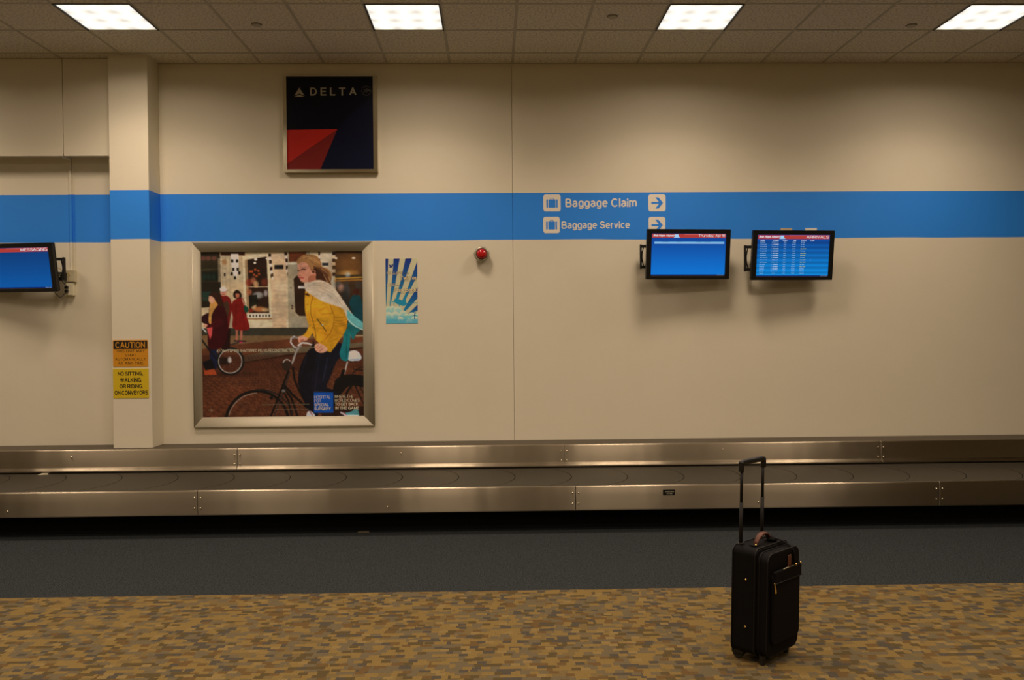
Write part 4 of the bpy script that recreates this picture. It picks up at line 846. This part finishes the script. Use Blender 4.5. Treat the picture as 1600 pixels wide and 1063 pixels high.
e_red = emis('screen_red', (172, 56, 50)); e_red2 = emis('screen_red_light', (196, 92, 88)); e_white = emis('screen_white', (225, 232, 240)); e_pale = emis('screen_pale', (160, 205, 240)); e_soft = emis('screen_soft_white', (170, 205, 235))
e_yel = emis('screen_yellow', (205, 205, 60)); e_navy = emis('screen_navy', (4, 36, 100)); e_dark = emis('screen_navy_text', (30, 70, 120)); e_warn = emis('screen_dull_red', (150, 40, 50))
m_lip = mat('warm_bezel_edge', (.12, .09, .07), .4)
def monitor(name_label, X, Z, ya, ti, w_, h_, kind, bar_side, bar_dx, bz=(-.12, .10)):
    Y = 8.13
    S = thing('information_monitor', name_label, 'monitor', (X, WALL_Y, Z), 0, 'flat information monitors on the wall')
    lo_ = (0, Y-WALL_Y, 0); ro = (ti, 0, ya)
    a, b = w_/2, h_/2
    # cabinet with a bezel ring standing proud of the screen
    hb = bmesh.new(); add_box(hb, -a+.004, a-.004, .012, .055, -b+.004, b-.004, .006, 2); add_box(hb, -a*.72, a*.72, .05, .088, -b*.75, b*.7, .01, 2)
    obj('housing', hb, m_blackmat, S, lo_, ro)
    sw = a-.046; st_, sb = b-.042, -b+.036
    bm = bmesh.new(); o_ = rrect(-a, a, -b, b, .006, 3); i_ = rrect(-sw, sw, sb, st_, .001, 3)
    fo = [bm.verts.new((x, .004, z)) for x, z in o_]; f2 = [bm.verts.new((x*.996, 0, z*.993)) for x, z in o_]; fi = [bm.verts.new((x, .002, z)) for x, z in i_]; fb = [bm.verts.new((x, .010, z)) for x, z in i_]; bo = [bm.verts.new((x, .03, z)) for x, z in o_]
    n = len(o_)
    for q in range(n):
        q2 = (q+1) % n
        for A_, B_ in ((bo, fo), (fo, f2), (f2, fi), (fi, fb)): bm.faces.new((A_[q], A_[q2], B_[q2], B_[q]))
    obj('bezel', bm, m_black, S, lo_, ro)
    obj('lower_trim', box(-sw, sw, -.0005, .001, sb-.005, sb-.002), m_lip, S, lo_, ro)
    hz = st_-.040                                    # bottom of the red header
    if kind == 'date': sm = screen_mat('screen_blue', (3, 62, 146), (0, 116, 210), sb, hz)
    elif kind == 'arrivals': sm = screen_mat('screen_arrivals_blue', (2, 66, 150), (0, 140, 225), sb, hz, 15)
    else: sm = screen_mat('screen_deep_blue', (2, 56, 116), (0, 84, 158), sb, hz)
    sc = obj('screen', box(-sw, sw, .006, .010, sb, st_), sm, S, lo_, ro)
    y = .0056
    obj('header_bar', box(-sw+.004, sw-.004, y, .006, hz, st_-.003), e_red, sc)
    obj('header_bar', box(-sw*.12, sw-.006, y-.0002, y, st_-.012, st_-.005), e_red2, sc)
    obj('footer_bar', box(-sw, sw, y, .006, sb, sb+.011), e_navy, sc)
    text('lettering', 'Bob Hope Airport', -sw+.016, -sw+.222, hz+.008, st_-.009, y, e_white, sc, .05, .0003, .25)
    bm = bmesh.new(); add_box(bm, -sw+.226, -sw+.262, y-.0003, y, hz+.004, st_-.008); add_box(bm, -sw+.216, -sw+.274, y-.0003, y, hz+.001, hz+.008); obj('terminal_emblem', bm, e_pale, sc)
    tt = {'date': ('Thursday, Apr 10', -.272), 'arrivals': ('ARRIVALS', -.235), 'message': ('MESSAGING', -.285)}[kind]
    text('lettering', tt[0], sw+tt[1], sw-.010, hz+.004 if kind == 'date' else hz+.006, st_-.007, y-.0004, e_white, sc, .0, .0003)
    text('lettering', '11:39 AM' if kind == 'date' else '11:40 AM', sw-.075, sw-.012, sb+.003, sb+.0085, y, e_soft, sc, .0, .0003)
    if kind == 'date':
        z1 = hz-.032
        obj('column_bar', box(-sw+.028, sw-.016, y, .006, z1-.024, z1-.012), e_pale, sc); obj('column_bar', box(-sw+.028, sw-.016, y, .006, z1-.012, z1-.002), emis('screen_mid_blue', (70, 140, 195)), sc)
        for s_, q0, q1 in (('AIRLINE', -.262, -.200), ('CITY', -.118, -.065), ('FLIGHT', .072, .130), ('CAROUSEL', .145, .215)): text('lettering', s_, q0, q1, z1-.011, z1-.003, y-.0003, e_dark, sc, .03, .0003)
    if kind == 'arrivals':
        heads = (('ORIGIN', -.330, -.285), ('CARRIER', -.205, -.150), ('FLIGHT', -.108, -.062), ('TIME', -.005, .025), ('STATUS', .075, .125), ('CLAIM', .165, .205))
        for s_, q0, q1 in heads: text('lettering', s_, q0, q1, hz-.020, hz-.010, y, e_white, sc, .03, .0003, .1)
        cities = ('Phoenix', 'Pittsburgh', 'Portland OR', 'Portland OR', 'Portland OR', 'Sacramento', 'Sacramento', 'Salt Lake City', 'Salt Lake City', 'San Francisco', 'San Jose', 'Seattle', 'Seattle', 'Tucson', 'Tulsa')
        stt = ('On Time', 'On Time', 'On Time', 'Now 10:15P', 'On Time', 'Now 11:05P', 'Now 9:40P', 'Arrived', 'Now 10:28P', 'Now 10:35P', 'On Time', 'Now 11:20P', 'On Time', 'On Time', 'Arrived')
        stp = (hz-.024-sb-.016)/15
        for i in range(15):
            zt = hz-.026-stp*i; zb = zt-.0085
            wl = .020+.0042*len(cities[i])
            text('lettering', cities[i], -.332, -.332+wl, zb, zt, y, e_soft, sc, .02, .0003, .1)
            if i in (0, 2, 9, 13): text('lettering', 'Seaport Air', -.218, -.150, zb, zt, y, e_soft, sc, .01, .0003, .2)
            elif i == 8: text('lettering', 'DELTA', -.205, -.150, zb, zt, y, e_white, sc, .04, .0003, 0, 1.4); obj('red_mark', prism(bmesh.new(), [(-.226, zb), (-.210, zb), (-.218, zt)], y-.0003, y), e_warn, sc)
            elif i == 14: text('lettering', 'Skyways', -.205, -.170, zb, zt, y, e_soft, sc, .0, .0003)
            else: text('lettering', 'SOUTHWEST', -.200, -.146, zb, zt, y, e_white, sc, .05, .0003); text('lettering', 'FLY', -.218, -.205, zb, zt, y, e_soft, sc, 0, .0003)
            text('lettering', str(2031+i*173)[:4 if i % 3 else 3], -.098, -.074, zb, zt, y, e_soft, sc, .01, .0003)
            text('lettering', '%d:%02dP' % (7+i % 5, (i*17) % 60), -.012, .022, zb, zt, y, e_soft, sc, .01, .0003)
            wl = .012+.0044*len(stt[i])
            text('lettering', stt[i], .072, .072+wl, zb, zt, y, e_yel if stt[i].startswith('Now') else e_soft, sc, .03, .0003)
        text('lettering', '1', .178, .181, hz-.026-stp*8-.0085, hz-.026-stp*8, y, e_white, sc, .03, .0003)
    # wall bracket: back plate, arm and side cradle
    obj('wall_plate', box(-.13, .13, -.02, 0, -.12, .10, .003, 1), m_blackmat, S)
    am = bmesh.new(); add_box(am, -.05, .05, -.16, -.018, -.03, .03, .004, 1); add_box(am, -.10, .10, -.155, -.135, -.10, .10, .004, 1); obj('arm', am, m_blackmat, S)
    bm = bmesh.new(); z0_, z1_ = bz; s = bar_side; xb_ = bar_dx
    add_box(bm, min(xb_, xb_+s*.014), max(xb_, xb_+s*.014), -.135, -.095, z0_, z1_, .002, 1)
    for za in (z0_+.004, z1_-.030):
        add_box(bm, min(xb_+s*.012, 0), max(xb_+s*.012, 0), -.130, -.100, za, za+.026, .002, 1)
    pts = [(xb_-s*(.004+.018*(1-math.sin(math.pi*t))), -.115, z0_+.02+(z1_-z0_-.04)*t) for t in [k/8 for k in range(9)]]
    tube(bm, pts, .006, 6)
    add_box(bm, -.06, .06, -.12, -.02, z0_+.02, z1_-.02)
    obj('side_cradle', bm, m_blackmat, S)
    return S
m1 = monitor('flat monitor showing Thursday, Apr 10, under the baggage service arrow', 1.884, 2.399, .085, .127, .822, .479, 'date', -1, -.433, (-.128, .107))
m2 = monitor('flat monitor listing ARRIVALS rows, right of the date monitor', 2.893, 2.383, .082, .128, .813, .476, 'arrivals', -1, -.424, (-.143, .111))
m3 = monitor('flat monitor titled MESSAGING cut by the left picture edge', -4.508, 2.310, -.175, .151, .872, .460, 'message', 1, .418, (-.106, .107))
for x, wd_ in ((.025-.03, .12), (.24, .12)):  # thin flat pieces on the wall just above the monitor tops
    obj('wall_patch', box(x-.04, x+.075, -.008, 0, .262, .285, .001, 1), m_cream if x > .1 else mat('tan_tab', (.6, .48, .36), .6), m2, None, None)['label'] = 'pale flat patch on the wall above the monitor'
obj('wall_patch', box(-.10, .06, -.008, 0, .225, .262, .001, 1), mat('tan_tab2', (.5, .42, .34), .6), m1)['label'] = 'tan flat patch on the wall above the monitor'
# player box and leads of the left monitor
pb_ = obj('player_box', box(.365, .425, -.15, -.06, -.115, -.035, .004, 1), m_black, m3)
bm = bmesh.new(); tube(bm, [(.37, -.155, -.05), (.39, -.165, -.065), (.415, -.16, -.055), (.405, -.16, -.08), (.375, -.158, -.085)], .003, 6); obj('coiled_lead', bm, m_ivory, m3, smooth=True)
def cr_(pts, n=6):
    out = []; P_ = [Vector(pts[0])]+[Vector(p) for p in pts]+[Vector(pts[-1])]
    for i in range(1, len(P_)-2):
        for k in range(n):
            t = k/n; a, b, c, d = P_[i-1:i+3]; out.append(.5*((2*b)+(-a+c)*t+(2*a-5*b+4*c-d)*t*t+(-a+3*b-3*c+d)*t**3))
    out.append(Vector(pts[-1])); return out
bm = bmesh.new(); tube(bm, cr_([(.39, -.10, -.11), (.41, -.085, -.145), (.425, -.07, -.165), (.434, -.07, -.172)]), .0035, 6); obj('power_lead', bm, m_cable, m3, smooth=True)
bm = bmesh.new(); tube(bm, cr_([(.35, -.20, -.19), (.37, -.15, -.25), (.39, -.11, -.275), (.412, -.08, -.235), (.434, -.07, -.212)]), .0035, 6); obj('power_lead', bm, m_cable, m3, smooth=True)
bm = bmesh.new(); tube(bm, cr_([(.34, -.15, .03), (.38, -.11, .0), (.41, -.08, -.03), (.43, -.05, -.04), (.45, -.05, -.06)]), .0025, 6); obj('data_lead', bm, m_yellowcable, m3, smooth=True)['label'] = 'thin yellow lead'

# surface conduit and boxes
S = thing('surface_conduit', 'white surface conduit with boxes on the recessed wall beside the left monitor', 'conduit', (-4.063, WALL_Y, 2.24))
obj('channel', box(-.012, .012, -.016, 0, 2.305-2.24, 3.385-2.24, .002, 1), m_wall, S)
obj('channel', box(.024, .030, -.008, 0, 2.305-2.24, 3.385-2.24), m_wall, S)
obj('elbow', box(-.012, .012, -.15, -.012, 3.360-2.24, 3.384-2.24, .002, 1), m_wall, S)
jb = obj('junction_box', box(-.045, .045, -.045, 0, -.055, .063, .004, 1), m_beige, S); jb['label'] = 'beige junction box'
bm = bmesh.new(); tube(bm, cr_([(-.046, -.03, -.01), (-.02, -.048, .0), (-.01, -.048, -.02), (-.018, -.048, -.045)]), .0025, 6); obj('data_lead', bm, m_yellowcable, S, smooth=True)
ob = obj('outlet_box', box(-.052, .030, -.045, 0, -.185, -.067, .003, 1), m_ivory, S); ob['label'] = 'white outlet box'
obj('face_plate', box(-.047, .010, -.049, -.045, -.178, -.073, .001, 1), m_ivory, ob)
for z in (-.108, -.145):
    bm = bmesh.new(); add_box(bm, -.042, -.012, -.075, -.049, z-.012, z+.012, .004, 2); obj('plug', bm, m_black, S)

# small scuffs are part of the wall

# ================================================================== SUITCASE
SX, SY = 1.347, 4.187
CASE = thing('rolling_suitcase', 'black upright rolling suitcase with raised pull handle on the patterned carpet', 'suitcase', (SX, SY, .002))
CASE.rotation_euler = (Matrix.Rotation(.020, 3, 'Y')@Matrix.Rotation(math.radians(42.9), 3, 'Z')).to_euler()
m_fab = mat('black_ballistic_fabric', (.0030, .0026, .0026), .7, 0, .12, .12, 500, .3, 900)
m_pipe = mat('dark_grey_piping', (.007, .006, .006), .5, 0, .25); m_gold = mat('brass', (.80, .58, .25), .25, 1); m_leather = mat('brown_leather', (.10, .034, .022), .5, 0, .4, .15, 90, .3, 200)
m_rub = mat('wheel_rubber', (.012, .012, .012), .5); m_rod = mat('dark_rod_metal', (.010, .009, .009), .5, .3, .3)
W_, D_, H0, H1 = .330, .203, .045, .583
def rounded_case(x0, x1, y0, y1, z0, z1, r, small):
    bm = bmesh.new(); add_box(bm, x0, x1, y0, y1, z0, z1)
    bm.edges.ensure_lookup_table()
    es = [e for e in bm.edges if abs(e.verts[0].co.y-e.verts[1].co.y) > .01]      # edges running through the depth
    bmesh.ops.bevel(bm, geom=es, offset=r, segments=7, affect='EDGES', profile=.5)
    es = [e for e in bm.edges if e.calc_face_angle(0) > .9]
    bmesh.ops.bevel(bm, geom=es, offset=small, segments=3, affect='EDGES', profile=.5)
    return bm
body = obj('body', rounded_case(0, W_, .062, D_, H0, H1, .035, .012), m_fab, CASE)
front = obj('front_compartment', rounded_case(.004, W_-.004, 0, .066, H0+.004, H1-.014, .045, .010), m_fab, CASE)
def loop_pts(x0, x1, z0, z1, r, y): return [(x, y, z) for x, z in rrect(x0, x1, z0, z1, r, 7)]
bm = bmesh.new(); tube(bm, loop_pts(.006, W_-.006, H0+.006, H1-.016, .045, .004), .0035, 6, True); obj('piping', bm, m_pipe, front, smooth=True)
bm = bmesh.new(); tube(bm, loop_pts(-.001, W_+.001, H0-.001, H1+.001, .036, .070), .0035, 6, True); obj('piping', bm, m_pipe, body, smooth=True)
bm = bmesh.new(); tube(bm, loop_pts(-.001, W_+.001, H0-.001, H1+.001, .036, D_-.006), .0035, 6, True); obj('piping', bm, m_pipe, body, smooth=True)
# zip line round the front compartment
bm = bmesh.new(); tube(bm, loop_pts(.002, W_-.002, H0+.002, H1-.010, .044, .046), .0022, 5, True); obj('zipper', bm, m_pipe, front, smooth=True)
# pocket with flap
pk = obj('front_pocket', rounded_case(.030, W_-.022, -.016, .002, .11, .475, .03, .006), m_fab, CASE)
fl = bmesh.new(); add_box(fl, .034, W_-.018, -.024, -.006, .420, .484, .008, 3); obj('pocket_flap', fl, m_fab, CASE)
bm = bmesh.new(); tube(bm, [(.036, -.0245, .424), (W_-.022, -.0245, .424)], .003, 6); obj('piping', bm, m_pipe, pk, smooth=True)
bm = bmesh.new(); tube(bm, [(.12, -.0215, .4845), (.225, -.0215, .4845)], .0028, 6); obj('zipper', bm, mat('bright_zip', (.5, .46, .4), .3, 1), pk, smooth=True)
zp = bmesh.new(); tube(zp, cr_([(.030, -.022, .432), (.028, -.028, .412), (.031, -.029, .394)]), .0042, 6); add_box(zp, .025, .037, -.033, -.026, .380, .398, .002, 1); obj('zipper_pull', zp, m_gold, CASE, smooth=True)['label'] = 'brass zipper pull'
for x in (.25, .30): bm = bmesh.new(); bmesh.ops.create_uvsphere(bm, u_segments=12, v_segments=8, radius=.006, matrix=Matrix.Translation((x, -.021, .485))); obj('stud', bm, m_gold, CASE, smooth=True)
# studs on the near side and top
for y, z in ((.118, .425), (.118, .185)):
    bm = bmesh.new(); bmesh.ops.create_uvsphere(bm, u_segments=12, v_segments=8, radius=.0065, matrix=Matrix.Translation((-.001, y, z))); obj('side_stud', bm, m_gold, CASE, smooth=True)
# top carry handle in brown leather
hd = bmesh.new(); n = 12; hp = []
for k in range(n+1):
    t = k/n; hp.append((.085+.150*t, .118, H1+.002+.052*math.sin(math.pi*t)**.65))
rings = []
for k, p in enumerate(hp):
    wd = .015 if 2 < k < n-2 else .012; th = .0055
    q = Vector(p); d_ = (Vector(hp[min(k+1, n)])-Vector(hp[max(k-1, 0)])).normalized(); nn = Vector((-d_.z, 0, d_.x))
    rings.append([hd.verts.new(q+Vector((0, sy*wd, 0))+nn*sn*th) for sy, sn in ((-1, -1), (-1, .4), (-.5, 1), (.5, 1), (1, .4), (1, -1))])
for a, b in zip(rings, rings[1:]):
    for q in range(6): hd.faces.new((a[q], a[(q+1) % 6], b[(q+1) % 6], b[q]))
hd.faces.new(rings[0][::-1]); hd.faces.new(rings[-1])
obj('carry_handle', hd, m_leather, CASE, smooth=True)['label'] = 'brown leather carry handle'
for x in (.075, .243):
    bm = bmesh.new(); add_box(bm, x-.022, x+.022, .098, .138, H1-.002, H1+.008, .004, 2); at_ = obj('handle_mount', bm, m_fab, CASE)
    bm = bmesh.new(); bmesh.ops.create_uvsphere(bm, u_segments=12, v_segments=8, radius=.006, matrix=Matrix.Translation((x-.010, .104, H1+.008))); obj('stud', bm, m_gold, at_, smooth=True)
# strap wound round the handle foot and the address tag that hangs down the front
bm = bmesh.new(); tube(bm, cr_([(.225, .11, H1+.022), (.240, .08, H1+.016), (.250, .04, H1+.004), (.256, -.002, H1-.03), (.258, -.012, H1-.085)]), .010, 8, False, .45); obj('strap', bm, m_fab, CASE, smooth=True)
bm = bmesh.new(); tube(bm, cr_([(.205, .10, H1+.012), (.225, .13, H1+.022), (.252, .12, H1+.016), (.240, .09, H1+.010), (.212, .10, H1+.012)]), .009, 8); obj('strap_knot', bm, m_fab, CASE, smooth=True)
bm = bmesh.new(); add_box(bm, .196, .228, -.008, -.002, H1-.105, H1-.045, .003, 2); obj('address_tag', bm, m_leather, CASE)['label'] = 'brown leather address tag'
# telescopic handle at the back
RX = (.055, .268); RY = D_-.018; HT = 1.005
for x in RX:
    bm = bmesh.new(); tube(bm, [(x, RY, H1-.05), (x, RY, .80)], .0095, 10); tube(bm, [(x, RY, .80), (x, RY, HT-.03)], .0078, 10); obj('handle_rod', bm, m_rod, CASE, smooth=True)
    bm = bmesh.new(); add_box(bm, x-.018, x+.018, RY-.014, RY+.014, H1-.002, H1+.008, .004, 2); obj('rod_collar', bm, m_black, CASE)
bm = bmesh.new(); tube(bm, cr_([(RX[0]-.004, RY, HT-.045), (RX[0]-.004, RY, HT-.008), (RX[0]+.008, RY, HT), ((RX[0]+RX[1])/2, RY, HT+.001), (RX[1]-.008, RY, HT), (RX[1]+.004, RY, HT-.008), (RX[1]+.004, RY, HT-.045)]), .0145, 10)
obj('grip', bm, m_black, CASE, smooth=True)
# wheels at the back, feet at the front
for x in (.045, W_-.045):
    bm = bmesh.new(); add_box(bm, x-.026, x+.026, D_-.062, D_+.008, .024, .11, .010, 3); obj('wheel_housing', bm, m_black, CASE)
    bm = bmesh.new()
    for v in (0,): bmesh.ops.create_cone(bm, cap_ends=True, segments=24, radius1=.030, radius2=.030, depth=.022, matrix=Matrix.Translation((x, D_-.022, .030))@Matrix.Rotation(math.pi/2, 4, 'Y'))
    obj('wheel', bm, m_rub, CASE)
    bm = bmesh.new(); bmesh.ops.create_cone(bm, cap_ends=True, segments=16, radius1=.013, radius2=.018, depth=.05, matrix=Matrix.Translation((x, .045, .025))); obj('foot', bm, m_rub, CASE)
